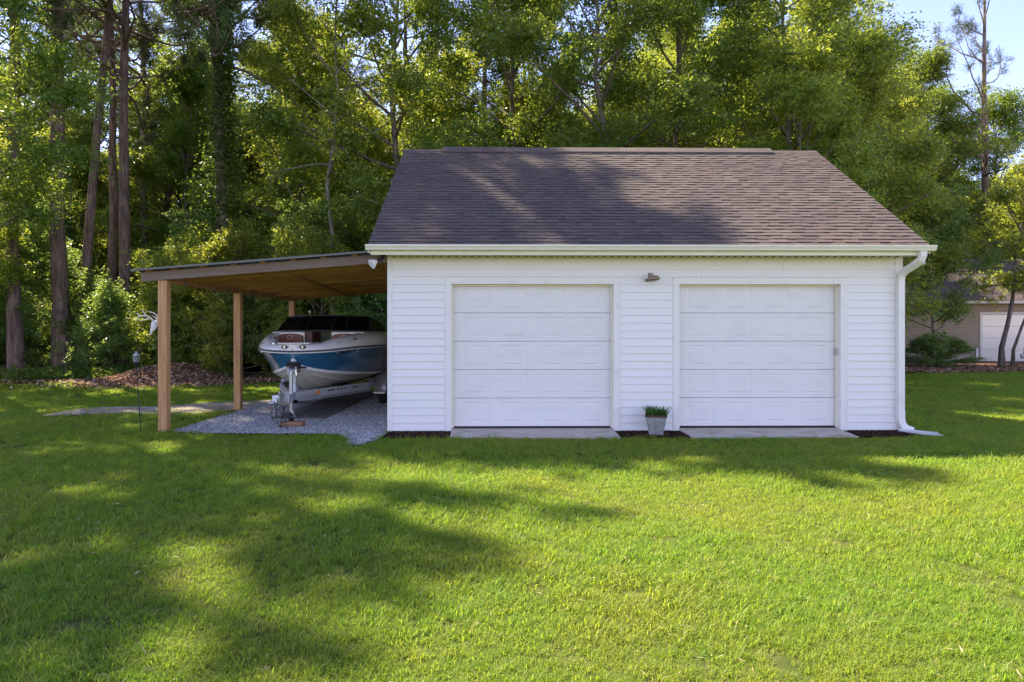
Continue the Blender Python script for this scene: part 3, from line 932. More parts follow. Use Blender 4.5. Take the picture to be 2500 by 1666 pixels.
# stake lamp beside the post
SL_ = empty('stake_lamp', (-6.26, .24, 0), 'thin black stake lantern standing in the grass left of the front carport post', 'stake lamp')
bx_, by_ = -6.225, .24
tx_ = -6.30
m = MB(); m.tube([(bx_, by_, -.02), ((bx_ + tx_) / 2, by_, .55), (tx_, by_, 1.1)], .008, 8); m.build('pole', 'black_iron', SL_, smooth=True)
m = MB(); m.tube([(tx_, by_, 1.09), (tx_, by_, 1.13), (tx_, by_, 1.17)], [.012, .03, .042], 14); m.tube([(tx_, by_, 1.17), (tx_, by_, 1.175)], .05, 14); m.build('lantern_base', 'black_iron', SL_, smooth=True)
m = MB(); m.tube([(tx_, by_, 1.175), (tx_, by_, 1.30)], .043, 14); lb = m.build('lantern_body', 'black_iron', SL_, smooth=True)
m = MB()
for k_ in range(9):
    for r_ in range(3):
        t_ = k_ * .7 + r_ * .35; m.box(tx_ + .044 * math.cos(t_) - .005, tx_ + .044 * math.cos(t_) + .005, by_ + .044 * math.sin(t_) - .005, by_ + .044 * math.sin(t_) + .005, 1.2 + r_ * .032, 1.212 + r_ * .032)
m.build('cut_outs', 'lamp_white', lb)
m = MB(); m.tube([(tx_, by_, 1.298), (tx_, by_, 1.305), (tx_, by_, 1.335), (tx_, by_, 1.34)], [.06, .058, .025, .012], 16); m.tube([(tx_, by_, 1.335), (tx_, by_, 1.365)], [.02, .028], 10); m.build('cap', 'frame_grey', SL_, smooth=True)

# ------------------------------------------------------------------ planter between the doors
PL = empty('planter', (2.50, -.35, 0), 'ribbed square zinc planter with rusty rim of small plants between the garage doors', 'planter')
pcx, pcy = 2.5, -.36
rot = R(-14)
def ring(h, z, n_per=9, amp=.0):
    pts = []
    cs, sn = math.cos(rot), math.sin(rot)
    cor = [(-h, -h), (h, -h), (h, h), (-h, h)]
    for i in range(4):
        (xa, ya), (xb, yb) = cor[i], cor[(i + 1) % 4]
        nx, ny = (yb - ya), -(xb - xa); L_ = math.hypot(nx, ny); nx /= L_; ny /= L_
        N_ = 18
        for k_ in range(N_):
            f = k_ / N_
            o_ = amp if (k_ % 2 == 0 and 2 <= k_ <= 16) else 0
            x = xa + (xb - xa) * f + nx * o_; y = ya + (yb - ya) * f + ny * o_
            pts.append((pcx + x * cs - y * sn, pcy + x * sn + y * cs, z))
    return pts
m = MB(); m.loft([ring(.112, .01), ring(.116, .05, amp=.004), ring(.158, .30, amp=.004), ring(.164, .33), ring(.156, .33), ring(.15, .28)], close=True, cap0=True)
m.build('bucket', 'zinc', PL)
m = MB(); m.loft([ring(.162, .318), ring(.176, .325), ring(.176, .352), ring(.162, .357), ring(.155, .345)], close=True); m.build('rim', 'rust', PL)
m = MB(); m.add(ring(.155, .325), [tuple(range(72))]); m.build('soil', 'soil', PL)
def sprigs(name, mat, n, cx, cy, cz, rad, h0, h1, lw, parent, lean=.5, seed=1):
    r_ = np.random.default_rng(seed)
    V, Q = [], []
    for i in range(n):
        x = cx + r_.uniform(-rad, rad); y = cy + r_.uniform(-rad, rad)
        az = r_.uniform(0, 6.28); h = r_.uniform(h0, h1); l = r_.uniform(.1, lean) * h
        d = np.array([math.cos(az), math.sin(az), 0]); s_ = np.array([-math.sin(az), math.cos(az), 0])
        b = np.array([x, y, cz]); w = lw * r_.uniform(.6, 1.3)
        k = len(V)
        V += [b - s_ * w * .4, b + s_ * w * .4, b + d * l * .4 + [0, 0, h * .55] + s_ * w, b + d * l * .4 + [0, 0, h * .55] - s_ * w, b + d * l + [0, 0, h] + s_ * w * .12, b + d * l + [0, 0, h] - s_ * w * .12]
        Q += [(k, k + 1, k + 2, k + 3), (k + 3, k + 2, k + 4, k + 5)]
    V = np.array(V) - np.array(wpos(parent))
    return link(name, quads_mesh(name, V, Q, [mat]), parent)
sprigs('plant', 'flower_leaf', 230, pcx, pcy, .325, .145, .06, .17, .011, PL, 1.3, 1)
sprigs('plant', 'weed_leaf', 90, pcx, pcy, .325, .13, .04, .11, .007, PL, .9, 2)
sprigs('flower', 'flower_bud', 40, pcx + .03, pcy - .02, .33, .09, .04, .10, .008, PL, .8, 3)

# ------------------------------------------------------------------ boat and trailer
BX, BY = -3.88, 1.02
BT = empty('bowrider_boat', (BX, BY + 3, 0), 'blue and white bowrider motorboat on a trailer under the carport', 'boat')
S_ = [0, .1, .25, .5, .9, 1.4, 2.2, 3.2, 4.6, 6.2]
def ip(s, tab): return float(np.interp(s, [a_ for a_, b_ in tab], [b_ for a_, b_ in tab]))
bB = [(0, .015), (.006, .10), (.02, .185), (.045, .27), (.09, .38), (.17, .52), (.3, .67), (.5, .80), (.9, .97), (1.4, 1.09), (2.2, 1.18), (3.2, 1.23), (6.2, 1.2)]
zRr = [(0, 1.345), (.5, 1.385), (1, 1.41), (6.2, 1.40)]
cC = [(0, .0), (.045, .03), (.1, .085), (.25, .26), (.5, .47), (.9, .66), (1.5, .82), (2.7, 1.0), (6.2, 1.05)]
zC = [(0, 1.19), (.1, 1.08), (.25, 1.01), (.5, .955), (.9, .91), (1.5, .86), (2.7, .79), (6.2, .74)]
zK = [(0, 1.17), (.1, 1.0), (.25, .86), (.5, .69), (.9, .53), (1.4, .45), (2.2, .43), (6.2, .46)]
SS = [0, .006, .02, .045, .09, .17, .25, .37, .5, .7, .9, 1.15, 1.4, 1.8, 2.2, 2.7, 3.2, 4.0, 5.0, 6.2]
def smooth_tab(s, tab):
    return (ip(s, tab) * 2 + ip(max(s - .06, 0), tab) + ip(s + .06, tab)) / 4 if s > .12 else ip(s, tab)
def PT(x, s, z): return (BX + x, BY + s, z)
bot, sideL, sideR, bootL, bootR = [], [], [], [], []
for s in SS:
    b, zr_, c, zc, zk = (smooth_tab(s, t_) for t_ in (bB, zRr, cC, zC, zK))
    zr_ = max(zr_, zc + .1)
    half = []
    for f in (0, .25, .5, .75, 1.0):                  # keel to chine, with two strakes
        half.append((c * f, zk + (zc - .035 - zk) * (f ** .98) + (-.012 if f in (.5,) else 0)))
    bot.append([PT(-x, s, z) for x, z in reversed(half)] + [PT(x, s, z) for x, z in half[1:]])
    flare = [(c + .012, zc - .035), (c + .03, zc + .012)]
    bl = [(c + .03 + (b - c - .03) * f, zc + .012 + (zr_ - .02 - zc - .012) * f ** .82) for f in (0, .12, .3, .5, .7, .86, 1)]
    # spray knuckle half way up
    bl[3] = (bl[3][0] + .008, bl[3][1] + .0)
    sideR.append([PT(x, s, z) for x, z in bl]); sideL.append([PT(-x, s, z) for x, z in bl])
    bootR.append([PT(x, s, z) for x, z in flare]); bootL.append([PT(-x, s, z) for x, z in flare])
m = MB(); m.loft(bot); m.add(bot[-1], [tuple(range(9))])
for s0_, sg in ((1, -1), (1, 1)):
    for f in (.38, .72):      # lifting strakes
        ln = []
        for s in SS[7:]:
            c, zc, zk = ip(s, cC), ip(s, zC), ip(s, zK)
            ln.append(PT(sg * c * f, s, zk + (zc - .035 - zk) * f ** .98 - .004))
        m.tube(ln, .014, 4)
m.build('hull_bottom', 'gelcoat_bottom', BT, smooth=True)
m = MB(); m.loft(bootR); m.loft(bootL); m.add([bootL[0][0], bootL[0][1], bootR[0][1], bootR[0][0]], [(0, 1, 2, 3)])
m.build('boot_stripe', 'gelcoat_white', BT, smooth=True)
m = MB(); m.loft(sideR); m.loft(sideL)
n7 = len(sideL[0])
m.loft([sideL[0], sideR[0]])
m.loft([sideL[-1], sideR[-1]])
hs = m.build('hull_side', 'hull_blue', BT, smooth=True)
# lighter accent line along the knuckle
m = MB()
for sd in (sideL, sideR):
    m.tube([Vector(sec[3]) + Vector((0, -.002, -.004)) for sec in sd], .006, 6)
m.build('accent_line', 'hull_blue', hs)
railc = [sec[-1] for sec in reversed(sideL)] + [sec[-1] for sec in sideR]
rl = [Vector(p) + Vector((0, 0, .012)) for p in railc]
m = MB(); m.tube(rl, .02, 6); m.build('rub_rail', 'rub_rail', BT, smooth=True)
m = MB(); m.tube([p + Vector((0, 0, -.024)) for p in rl], .013, 6); m.build('rail_insert', 'gelcoat_white', BT, smooth=True)
# deck: from the rail up over the coaming and down into the cockpit
zCm = [(0, 1.47), (.30, 1.475), (.55, 1.56), (1.0, 1.62), (1.5, 1.68), (2.2, 1.72), (3.2, 1.72), (6.2, 1.66)]
dR, dL = [], []
for s in SS:
    b, zr_ = smooth_tab(s, bB), smooth_tab(s, zRr); zm = ip(s, zCm)
    inn = max(b - .30, .02); 
    sec = [(b, zr_), (b - .012, zr_ + .03), (b - .05, zr_ + (zm - zr_) * .5), (b - .12, zr_ + (zm - zr_) * .85), (b - .2, zm), (inn, zm - .005), (inn - .012, zm - .04), (max(inn - .03, 0), 1.04)]
    dR.append([PT(x, s + (.0 if s > 0 else 0), z) for x, z in sec]); dL.append([PT(-x, s, z) for x, z in sec])
m = MB(); m.loft(dR); m.loft(dL)
k4 = 6
m.add([dL[0][j] for j in range(5)] + [dR[0][j] for j in range(4, -1, -1)], [tuple(range(10))])     # bow face
for i in range(0, 7):
    m.add([dL[i][4], dR[i][4], dR[i + 1][4], dL[i + 1][4]], [(0, 1, 2, 3)])                      # bow step
m.add([dL[7][4], dR[7][4], dR[7][7], dL[7][7]], [(0, 1, 2, 3)])
m.build('deck', 'gelcoat_white', BT, smooth=True)
m = MB(); m.add([PT(-.55, .5, 1.05), PT(.55, .5, 1.05), PT(.9, 1.6, 1.05), PT(.9, 6.1, 1.0), PT(-.9, 6.1, 1.0), PT(-.9, 1.6, 1.05)], [tuple(range(6))]); m.build('cockpit_floor', 'boat_floor', BT)
m = MB(); m.box(BX - .29, BX + .29, BY + .035, BY + .30, 1.478, 1.50); m.build('bow_step', 'gelcoat_white', BT, bevel=.006)
for x in (-.155, .175):
    m = MB(); m.box(BX + x - .05, BX + x + .05, BY - .006, BY + .05, 1.395, 1.45); cl = m.build('bow_light', 'black_plastic', BT, bevel=.006)
    m = MB(); m.tube([(BX + x, BY - .006, 1.424), (BX + x, BY - .014, 1.424)], .02, 12); m.build('lens', 'chrome', cl)
m = MB()
m.tube([(BX + .01 + .05 * math.cos(t_), BY - .004, 1.42 + .012 * math.sin(t_)) for t_ in np.linspace(0, 6.28, 20)], .004, 6); m.build('bow_badge', 'chrome', BT)
# consoles with the two bow seat backs
for sg in (-1, 1):
    m = MB()
    xa, xb = BX + sg * .28, BX + sg * .95
    x0_, x1_ = min(xa, xb), max(xa, xb)
    m.box(x0_, x1_, BY + 1.62, BY + 2.1, 1.05, 1.70); m.build('console', 'gelcoat_white', BT, bevel=.02)
    m = MB(); cxx = BX + sg * .555
    out = []
    for k_ in range(13):
        t_ = math.pi * k_ / 12
        out.append((cxx + .262 * math.cos(t_), 1.55 + .115 * math.sin(t_) ** .6 if 0 < k_ < 12 else 1.55))
    out += [(cxx - .262, 1.36), (cxx + .262, 1.36)]
    m.prism([(x, z) for x, z in out], 1, BY + 1.53, BY + 1.618)
    sb = m.build('seat_back', 'seat_vinyl', BT, bevel=.015)
    m = MB(); m.tube([(cxx + .05 * math.cos(t_), BY + 1.527, 1.585 + .04 * math.sin(t_)) for t_ in np.linspace(0, 6.28, 20)], .004, 6); m.build('seat_emblem', 'gelcoat_bottom', sb)
    m = MB(); m.box(cxx - .25, cxx + .2, BY + 1.0, BY + 1.53, 1.28, 1.38); m.build('bow_seat', 'seat_dark', BT, bevel=.03)
m = MB(); m.box(BX - .26, BX - .13, BY + 1.66, BY + 2.3, 1.05, 1.70); m.build('companion_door', 'seat_dark', BT)
# windshield: front panes, side wings, black top rail and canvas added behind so the glass reads black
def WS(x, s, z): return PT(x, s, z)
fb = [(-1.0, 2.05, 1.715), (-.55, 1.74, 1.722), (-.27, 1.66, 1.722), (.27, 1.66, 1.722), (.55, 1.74, 1.722), (1.0, 2.05, 1.715)]
ft = [(-.86, 2.42, 2.03), (-.50, 2.2, 2.045), (-.26, 2.14, 2.05), (.26, 2.14, 2.05), (.50, 2.2, 2.045), (.90, 2.42, 2.03)]
sb_ = [(-1.06, 3.4, 1.71), (1.06, 3.4, 1.71)]; stp = [(-.98, 3.3, 1.90), (.98, 3.3, 1.90)]
m = MB(); 
bot_ = [sb_[0]] + fb + [sb_[1]]; top_ = [stp[0]] + ft + [stp[1]]
m.tube([WS(*p) for p in bot_], .016, 6); m.tube([WS(*p) for p in top_], .018, 6)
for a_, b_ in zip(bot_, top_): m.tube([WS(*a_), WS(*b_)], .012, 6)
ws = m.build('windshield', 'black_plastic', BT, smooth=True)
for i in range(len(bot_) - 1):
    m = MB(); m.add([WS(*bot_[i]), WS(*bot_[i + 1]), WS(*top_[i + 1]), WS(*top_[i])], [(0, 1, 2, 3)]); m.build('pane', 'tinted_glass', ws)
m = MB()
cs0 = [WS(-.80, 2.46, 2.02), WS(-.4, 2.24, 2.035), WS(.4, 2.24, 2.035), WS(.84, 2.46, 2.02)]
cs1 = [WS(-.95, 3.5, 1.92), WS(-.4, 3.5, 1.98), WS(.4, 3.5, 1.98), WS(.95, 3.5, 1.92)]
cs2 = [WS(-1.1, 6.1, 1.66), WS(-.4, 6.1, 1.72), WS(.4, 6.1, 1.72), WS(1.1, 6.1, 1.66)]
m.loft([cs0, [WS(-.80, 2.75, 1.9), WS(-.4, 2.75, 1.93), WS(.4, 2.75, 1.93), WS(.80, 2.75, 1.9)], [WS(-.8, 3.3, 1.70), WS(-.4, 3.3, 1.70), WS(.4, 3.3, 1.70), WS(.8, 3.3, 1.70)]])
m.loft([[WS(-.80, 2.47, 2.02), WS(-.4, 2.25, 2.035), WS(.4, 2.25, 2.035), WS(.84, 2.47, 2.02)], [WS(-.93, 2.5, 1.73), WS(-.4, 2.3, 1.73), WS(.4, 2.3, 1.73), WS(.93, 2.5, 1.73)]])
cv = m.build('blackout_canvas', 'canvas_black', BT)
m = MB(); m.tube([WS(-.55, 2.9, 1.95), WS(-.55, 2.9, 2.14)], .008, 6); m.tube([WS(-.55, 2.9, 2.13), WS(-.55, 2.9, 2.15), WS(-.55, 2.9, 2.175), WS(-.55, 2.9, 2.19)], [.02, .032, .03, .012], 10); m.build('stern_light', 'lamp_white', BT, smooth=True)
# fittings on the deck and hull
def on_side(sd, s, f):
    i = int(np.searchsorted(SS, s)) - 1; t_ = (s - SS[i]) / (SS[i + 1] - SS[i])
    def row(sec):
        q = f * (len(sec) - 1); k_ = min(int(q), len(sec) - 2); return Vector(sec[k_]).lerp(Vector(sec[k_ + 1]), q - k_)
    return row(sd[i]).lerp(row(sd[i + 1]), t_)
def frame_at(sd, s, f):
    p = on_side(sd, s, f); tx = (on_side(sd, s + .04, f) - on_side(sd, s - .04, f)).normalized(); tz = (on_side(sd, s, min(f + .04, 1)) - on_side(sd, s, f - .04)).normalized()
    nn = tx.cross(tz).normalized()
    if nn.x * (1 if sd in (sideR, dR) else -1) < 0: nn = -nn
    return p, tx, tz, nn
for sd, s in ((sideR, .42), (sideL, .62)):
    p, tx, tz, nn = frame_at(sd, s, .80)
    m = MB(); m.tube([p - nn * .004, p + nn * .014, p + nn * .018], [.032, .03, .018], 14); m.build('docking_light', 'chrome', BT, smooth=True)
for s in (.5, 1.0):
    p, tx, tz, nn = frame_at(dR, s, .36)
    m = MB(); m.bar(p - tx * .07 + nn * .012, p + tx * .07 + nn * .012, .018, .022); m.build('cleat', 'black_plastic' if s > .8 else 'chrome', BT, bevel=.004)
p, tx, tz, nn = frame_at(dL, .55, .30)
m = MB(); m.bar(p - tx * .05 + nn * .01, p + tx * .05 + nn * .01, .02, .02); m.build('cleat', 'black_plastic', BT, bevel=.004)
p, tx, tz, nn = frame_at(dL, .3, .55)
m = MB(); m.tube([p, p + nn * .02], [.05, .045], 14); m.tube([p + nn * .02, p + nn * .035], [.03, .02], 12); m.build('horn_vent', 'chrome', BT, smooth=True)
def hull_text(body, s, f, size, mat, name):
    cu = bpy.data.curves.new(name, 'FONT'); cu.body = body; cu.size = size; cu.extrude = .002; cu.align_x = 'LEFT'; cu.shear = .25
    cu.materials.append(MAT[mat])
    o = bpy.data.objects.new(name, cu); COL.objects.link(o); o.parent = BT
    p, tx, tz, nn = frame_at(sideR, s, f)
    x = tx; y = (tz - x * tz.dot(x)).normalized(); z = x.cross(y)
    if z.dot(nn) < 0: pass
    o.matrix_local = Matrix.Translation(p + nn * .012 - wpos(BT)) @ Matrix((x, y, z)).transposed().to_4x4()
    dg = bpy.context.evaluated_depsgraph_get(); me = bpy.data.meshes.new_from_object(o.evaluated_get(dg))
    o2 = link(name, me, BT); o2.matrix_local = o.matrix_local.copy(); bpy.data.objects.remove(o)
    return o2
hull_text('SC', .50, .74, .085, 'mark_dark', 'registration_lettering')
hull_text('1289', .64, .745, .085, 'mark_dark', 'registration_lettering')
hull_text('Y', .88, .75, .085, 'mark_dark', 'registration_lettering')
hull_text('S', .98, .73, .13, 'mark_white', 'registration_decal')

TR = empty('boat_trailer', (BX, BY + 3, 0), 'grey steel boat trailer carrying the blue boat, jack on a timber block', 'boat trailer')
fr = MB()
fr.bar((BX - .02, .32, .53), (BX, 1.35, .53), .085, .13)
for sg in (-1, 1):
    fr.bar((BX + sg * .05, .95, .53), (BX + sg * .93, 3.1, .53), .05, .15)
    fr.bar((BX + sg * .93, 3.1, .53), (BX + sg * .93, 7.0, .53), .05, .15)
for y in (2.2, 3.4, 4.6, 6.6):
    w = .93 if y > 3 else .05 + .88 * (y - .95) / 2.15
    fr.bar((BX - w, y, .43), (BX + w, y, .43), .06, .05)
fr.build('trailer_frame', 'frame_grey', TR, bevel=.004)
for sg in (-1, 1):
    m = MB(); m.bar((BX + sg * .42, 2.3, .60), (BX + sg * .5, 6.8, .56), .09, .06); m.build('bunk', 'bunk_carpet', TR)
    # wheel
    wx = BX + sg * 1.06; wy = 4.35
    m = MB(); pts = []
    prof_ = [(-.1, .20), (-.105, .28), (-.085, .33), (-.05, .345), (.05, .345), (.085, .33), (.105, .28), (.1, .20)]
    secs = []
    for k_ in range(28):
        t_ = 2 * math.pi * k_ / 28
        secs.append([(wx + a_, wy + r_ * math.cos(t_), .345 + r_ * math.sin(t_)) for a_, r_ in prof_])
    secs.append(secs[0]); m.loft(secs); tw = MB()
    wheel = tw.tube([(wx - .06, wy, .345), (wx + .06, wy, .345)], .07, 16).build('wheel', 'galvanized', TR)
    m.build('tyre', 'tyre', wheel, smooth=True)
    m = MB(); m.tube([(wx - .09, wy, .345), (wx - .02, wy, .345), (wx + .02, wy, .345), (wx + .09, wy, .345)], [.2, .17, .17, .2], 20, caps=False); m.tube([(wx - .01, wy, .345), (wx + .01, wy, .345)], .18, 20); m.build('rim', 'galvanized', wheel, smooth=True)
    # fender: arc with outer skirt and front step
    m = MB(); secs = []
    xa, xb = BX + sg * .93, BX + sg * 1.2
    for k_ in range(15):
        t_ = R(178) - R(176) * k_ / 14
        y = wy - .48 * math.cos(math.pi - t_) * 1.0; z = .33 + .46 * math.sin(t_)
        y = wy + .52 * math.cos(t_)
        secs.append([(xa, y, z), (xb - sg * .02, y, z), (xb, y, z - .02), (xb, y, z - .05)])
    m.loft(secs)
    fd = m.build('fender', 'fender_metal', TR, smooth=True)
    sm = fd.modifiers.new('sol', 'SOLIDIFY'); sm.thickness = .006
    m = MB(); m.box(min(xa, xb), max(xa, xb), wy - .64, wy - .50, .30, .345); m.build('fender_step', 'fender_metal', TR, bevel=.004)
    m = MB(); q = Vector((BX + sg * .05, .95, .53)).lerp(Vector((BX + sg * .93, 3.1, .53)), .27); dd = Vector((.88 * sg, 2.15, 0)).normalized()
    nrm = Vector((dd.y, -dd.x, 0)) * sg
    m.bar(q + nrm * .03 - dd * .05 + Vector((0, 0, .01)), q + nrm * .03 + dd * .05 + Vector((0, 0, .01)), .02, .055); m.build('marker_light', 'amber', TR, bevel=.004)
for sg in (-1, 1):
    a0 = Vector((BX + sg * .05, .95, .53)); b0 = Vector((BX + sg * .93, 3.1, .53)); dd = (b0 - a0).normalized(); nrm = Vector((dd.y, -dd.x, 0)) * sg
    m = MB()
    for f0, f1 in ((.40, .50), (.53, .56), (.58, .61), (.63, .66), (.74, .84)):
        m.bar(a0.lerp(b0, f0) + nrm * .027 + Vector((0, 0, .02)), a0.lerp(b0, f1) + nrm * .027 + Vector((0, 0, .02)), .004, .022)
    tag(m.build('frame_slot', 'dark_gap', TR), kind='stuff')
    m = MB(); m.bar(a0.lerp(b0, .30) + nrm * .0 + Vector((0, 0, -.10)), a0.lerp(b0, .98) + Vector((0, 0, -.10)), .07, .035); m.build('lower_brace', 'galvanized', TR, bevel=.004)
m = MB(); m.bar((BX + .02, 1.0, .99), (BX + .0, 1.14, 1.06), .05, .006); m.build('winch_strap', 'seat_dark', TR)
# coupler
m = MB(); m.box(BX - .085, BX + .045, .18, .42, .51, .62); m.tube([(BX - .02, .14, .50), (BX - .02, .14, .58)], [.055, .04], 12); m.box(BX - .10, BX - .0, .03, .2, .485, .53)
m.build('coupler', 'galvanized', TR, bevel=.008)
m = MB(); m.box(BX - .07, BX + .02, .175, .19, .535, .61); m.build('coupler_decal', 'lamp_white', TR)
m = MB(); m.box(BX + .0, BX + .12, .45, .62, .45, .60); m.box(BX - .03, BX + .07, .66, .9, .455, .61); m.build('actuator', 'frame_grey', TR, bevel=.008)
# jack
jx, jy = BX + .085, .66
m = MB(); m.tube([(jx, jy, .42), (jx, jy, .98)], .034, 14); m.tube([(jx, jy, .28), (jx, jy, .43)], .026, 12); m.tube([(jx, jy, .97), (jx, jy, 1.0)], .038, 14); m.build('jack_tube', 'galvanized', TR, smooth=True)
m = MB(); m.bar((jx + .02, jy, .31), (jx + .05, jy - .01, .17), .03, .045); m.bar((jx - .02, jy, .31), (jx - .02, jy, .17), .03, .03); m.build('jack_fork', 'galvanized', TR, bevel=.004)
m = MB(); m.tube([(jx - .025, jy - .01, .185), (jx + .045, jy - .01, .185)], .068, 18); m.build('jack_wheel', 'black_plastic', TR, smooth=True, bevel=.008)
m = MB(); m.tube([(jx, jy, .99), (jx + .02, jy, 1.02), (jx + .09, jy - .02, 1.02), (jx + .1, jy - .02, .93)], .008, 6); m.tube([(jx + .05, jy - .03, .95), (jx + .06, jy - .03, .8), (jx + .11, jy - .03, .78)], .008, 6); m.build('jack_crank', 'chrome', TR, smooth=True)
# winch post with bow stop
m = MB(); m.bar((BX + .04, .98, .55), (BX + .02, 1.03, 1.0), .075, .075, (1, 0, 0)); m.bar((BX + .02, 1.25, .58), (BX + .02, 1.05, .92), .05, .04, (1, 0, 0)); m.build('winch_post', 'frame_grey', TR, bevel=.006)
m = MB(); m.tube([(BX - .05, .98, .98), (BX + .09, .98, .98)], .05, 14); m.box(BX + .08, BX + .1, .90, 1.06, .92, 1.06); m.box(BX - .06, BX - .04, .90, 1.06, .92, 1.06); wi = m.build('winch', 'frame_grey', TR, bevel=.003)
m = MB(); m.tube([(BX + .1, .97, .98), (BX + .15, .95, .98), (BX + .155, .95, 1.05), (BX + .26, .95, 1.055)], .012, 6); m.tube([(BX + .17, .95, 1.055), (BX + .27, .95, 1.055)], .018, 8); m.build('winch_handle', 'black_plastic', wi, smooth=True)
m = MB(); 
m.bar((BX - .1, .97, 1.06), (BX - .02, 1.02, 1.12), .05, .1); m.bar((BX + .14, .97, 1.06), (BX + .06, 1.02, 1.12), .05, .1); m.box(BX - .06, BX + .1, .985, 1.04, 1.03, 1.09); m.tube([(BX - .09, .95, 1.13), (BX + .13, .95, 1.13)], .032, 12)
m.build('bow_stop', 'black_plastic', TR, bevel=.008)
m = MB(); m.bar((BX + .1, 1.0, .47), (BX + .38, 1.5, .47), .008, .09); m.build('brake_plate', 'galvanized', TR)
# hanging chains and wires
rc = random.Random(5)
m = MB()
for k_ in range(7):
    x, y = BX - .12 + k_ * .04, .25 + rc.random() * .2
    z0_, z1_ = .49, rc.uniform(.02, .2)
    pts = []
    for i in range(9):
        f = i / 8
        pts.append((x + .035 * math.sin(f * 6 + k_ * 1.7) + rc.uniform(-.014, .014), y + .04 * math.cos(f * 4 + k_), z0_ + (z1_ - z0_) * (f if k_ % 2 else math.sin(f * math.pi * .75))))
    m.tube(pts, .0055, 5)
m.build('safety_chain', 'black_iron', TR, smooth=True)
BK = empty('timber_block', (BX + .1, .6, 0), 'block of stacked timber under the trailer jack', 'timber block')
for k_, (z0_, z1_, dx) in enumerate(((.018, .066, 0), (.067, .115, .008))):
    m = MB(); m.hexa([(jx - .165 + dx, .50, z0_), (jx + .22 + dx, .52, z0_), (jx + .23 + dx, .73, z0_), (jx - .155 + dx, .71, z0_), (jx - .165 + dx, .50, z1_), (jx + .22 + dx, .52, z1_), (jx + .23 + dx, .73, z1_), (jx - .155 + dx, .71, z1_)])
    m.build('board', 'block_wood', BK, bevel=.004, at=(jx, .6 + k_, .05))
MT = empty('ground_mat', (-3.7, 4.4, .02), 'dark ribbed mat of boards on the gravel beneath the boat trailer', 'mat')
for i in range(5):
    x = -4.46 + i * .205
    m = MB(); m.box(x, x + .185, 1.58 + .0 * i, 7.2, .018, .045 + .004 * (i % 2)); m.build('board', 'mat_board', MT, bevel=.004)

# ------------------------------------------------------------------ neighbour's house and vehicle
NH = empty('neighbour_house', (28, 28, 0), 'tan clapboard house with grey-brown roof and white garage door, seen past the downspout', 'house')
hy = 24.2; hx0, hx1 = 19.2, 36.0; hz = 3.2
gx0, gx1, gz1 = 26.1, 31.2, 2.6
m = MB()
for (a_, b_, c_, d_) in ((hx0, gx0, 0, hz), (gx0, gx1, gz1, hz), (gx1, hx1, 0, hz)): m.box(a_, b_, hy + .02, hy + .2, c_, d_)
m.box(hx0, hx0 + .2, hy + .2, hy + 9, 0, hz); m.box(hx1 - .2, hx1, hy + .2, hy + 9, 0, hz); m.box(hx0 + .2, hx1 - .2, hy + 8.8, hy + 9, 0, hz)
m.build('wall', 'tan_siding', NH)
m = MB(); z = .35
while z < hz - .05:
    zt = min(z + .16, hz)
    for (a_, b_) in (((hx0, gx0 - .1), (gx1 + .1, hx1)) if z < gz1 - .02 else ((hx0, hx1),)):
        m.prism([(hy + .02, z), (hy - .034, z), (hy - .034, z + .02), (hy + .012, zt), (hy + .02, zt)], 0, a_, b_)
    z += .155
tag(m.build('siding', 'tan_siding', NH), kind='stuff')
m = MB(); m.box(hx0, gx0 - .1, hy - .02, hy + .02, 0, .36); m.build('foundation', 'concrete', NH)
m = MB(); m.box(gx0 - .12, gx0, hy - .04, hy + .1, 0, gz1 + .12); m.box(gx1, gx1 + .12, hy - .04, hy + .1, 0, gz1 + .12); m.box(gx0, gx1, hy - .04, hy + .1, gz1, gz1 + .12); m.build('door_trim', 'house_trim', NH)
m = MB(); m.box(gx0, gx1, hy + .1, hy + .14, 0, gz1); gd = m.build('garage_door', 'gelcoat_white', NH)
for i in range(4):
    m = MB()
    m.box(gx0 + .01, gx1 - .01, hy + .06, hy + .095, i * gz1 / 4 + .01, (i + 1) * gz1 / 4 - .01); m.build('door_section', 'gelcoat_white', gd, bevel=.012)
m = MB(); m.box(gx0 - .36, gx0 - .26, hy - .1, hy - .02, .0, .75); m.build('utility_box', 'lamp_white', NH)
m = MB(); rp = .55
m.prism([(hy - .5, hz), (hy - .5, hz + .12), (hy + 4.5, hz + .12 + 5 * rp), (hy + 9.5, hz + .12), (hy + 9.5, hz)], 0, hx0 - .35, hx1 + .35)
nr = m.build('roof', 'house_trim', NH)
m = MB(); L5 = math.hypot(5, 5 * rp); k_ = 0
an5 = math.atan2(rp, 1)
while k_ * .16 < L5 - .05:
    s0 = k_ * .16; x = hx0 - .38
    while x < hx1 + .36:
        w = rnd.uniform(.5, 1.1); x2 = min(x + w, hx1 + .38); th = rnd.choice((.01, .02))
        def P(x_, s_, n_): return (x_, hy - .53 + s_ * math.cos(an5) - n_ * math.sin(an5), hz + .13 + s_ * math.sin(an5) + n_ * math.cos(an5))
        m.hexa([P(x, s0, .0), P(x2, s0, .0), P(x2, s0 + .22, -.004), P(x, s0 + .22, -.004), P(x, s0, th + .006), P(x2, s0, th + .006), P(x2, s0 + .22, .004), P(x, s0 + .22, .004)])
        x += w
    k_ += 1
tag(m.build('shingles', 'shingle', nr), kind='stuff')
m = MB(); m.box(hx0 - .35, hx1 + .35, hy - .53, hy - .502, hz - .02, hz + .14); m.build('fascia', 'house_trim', NH)

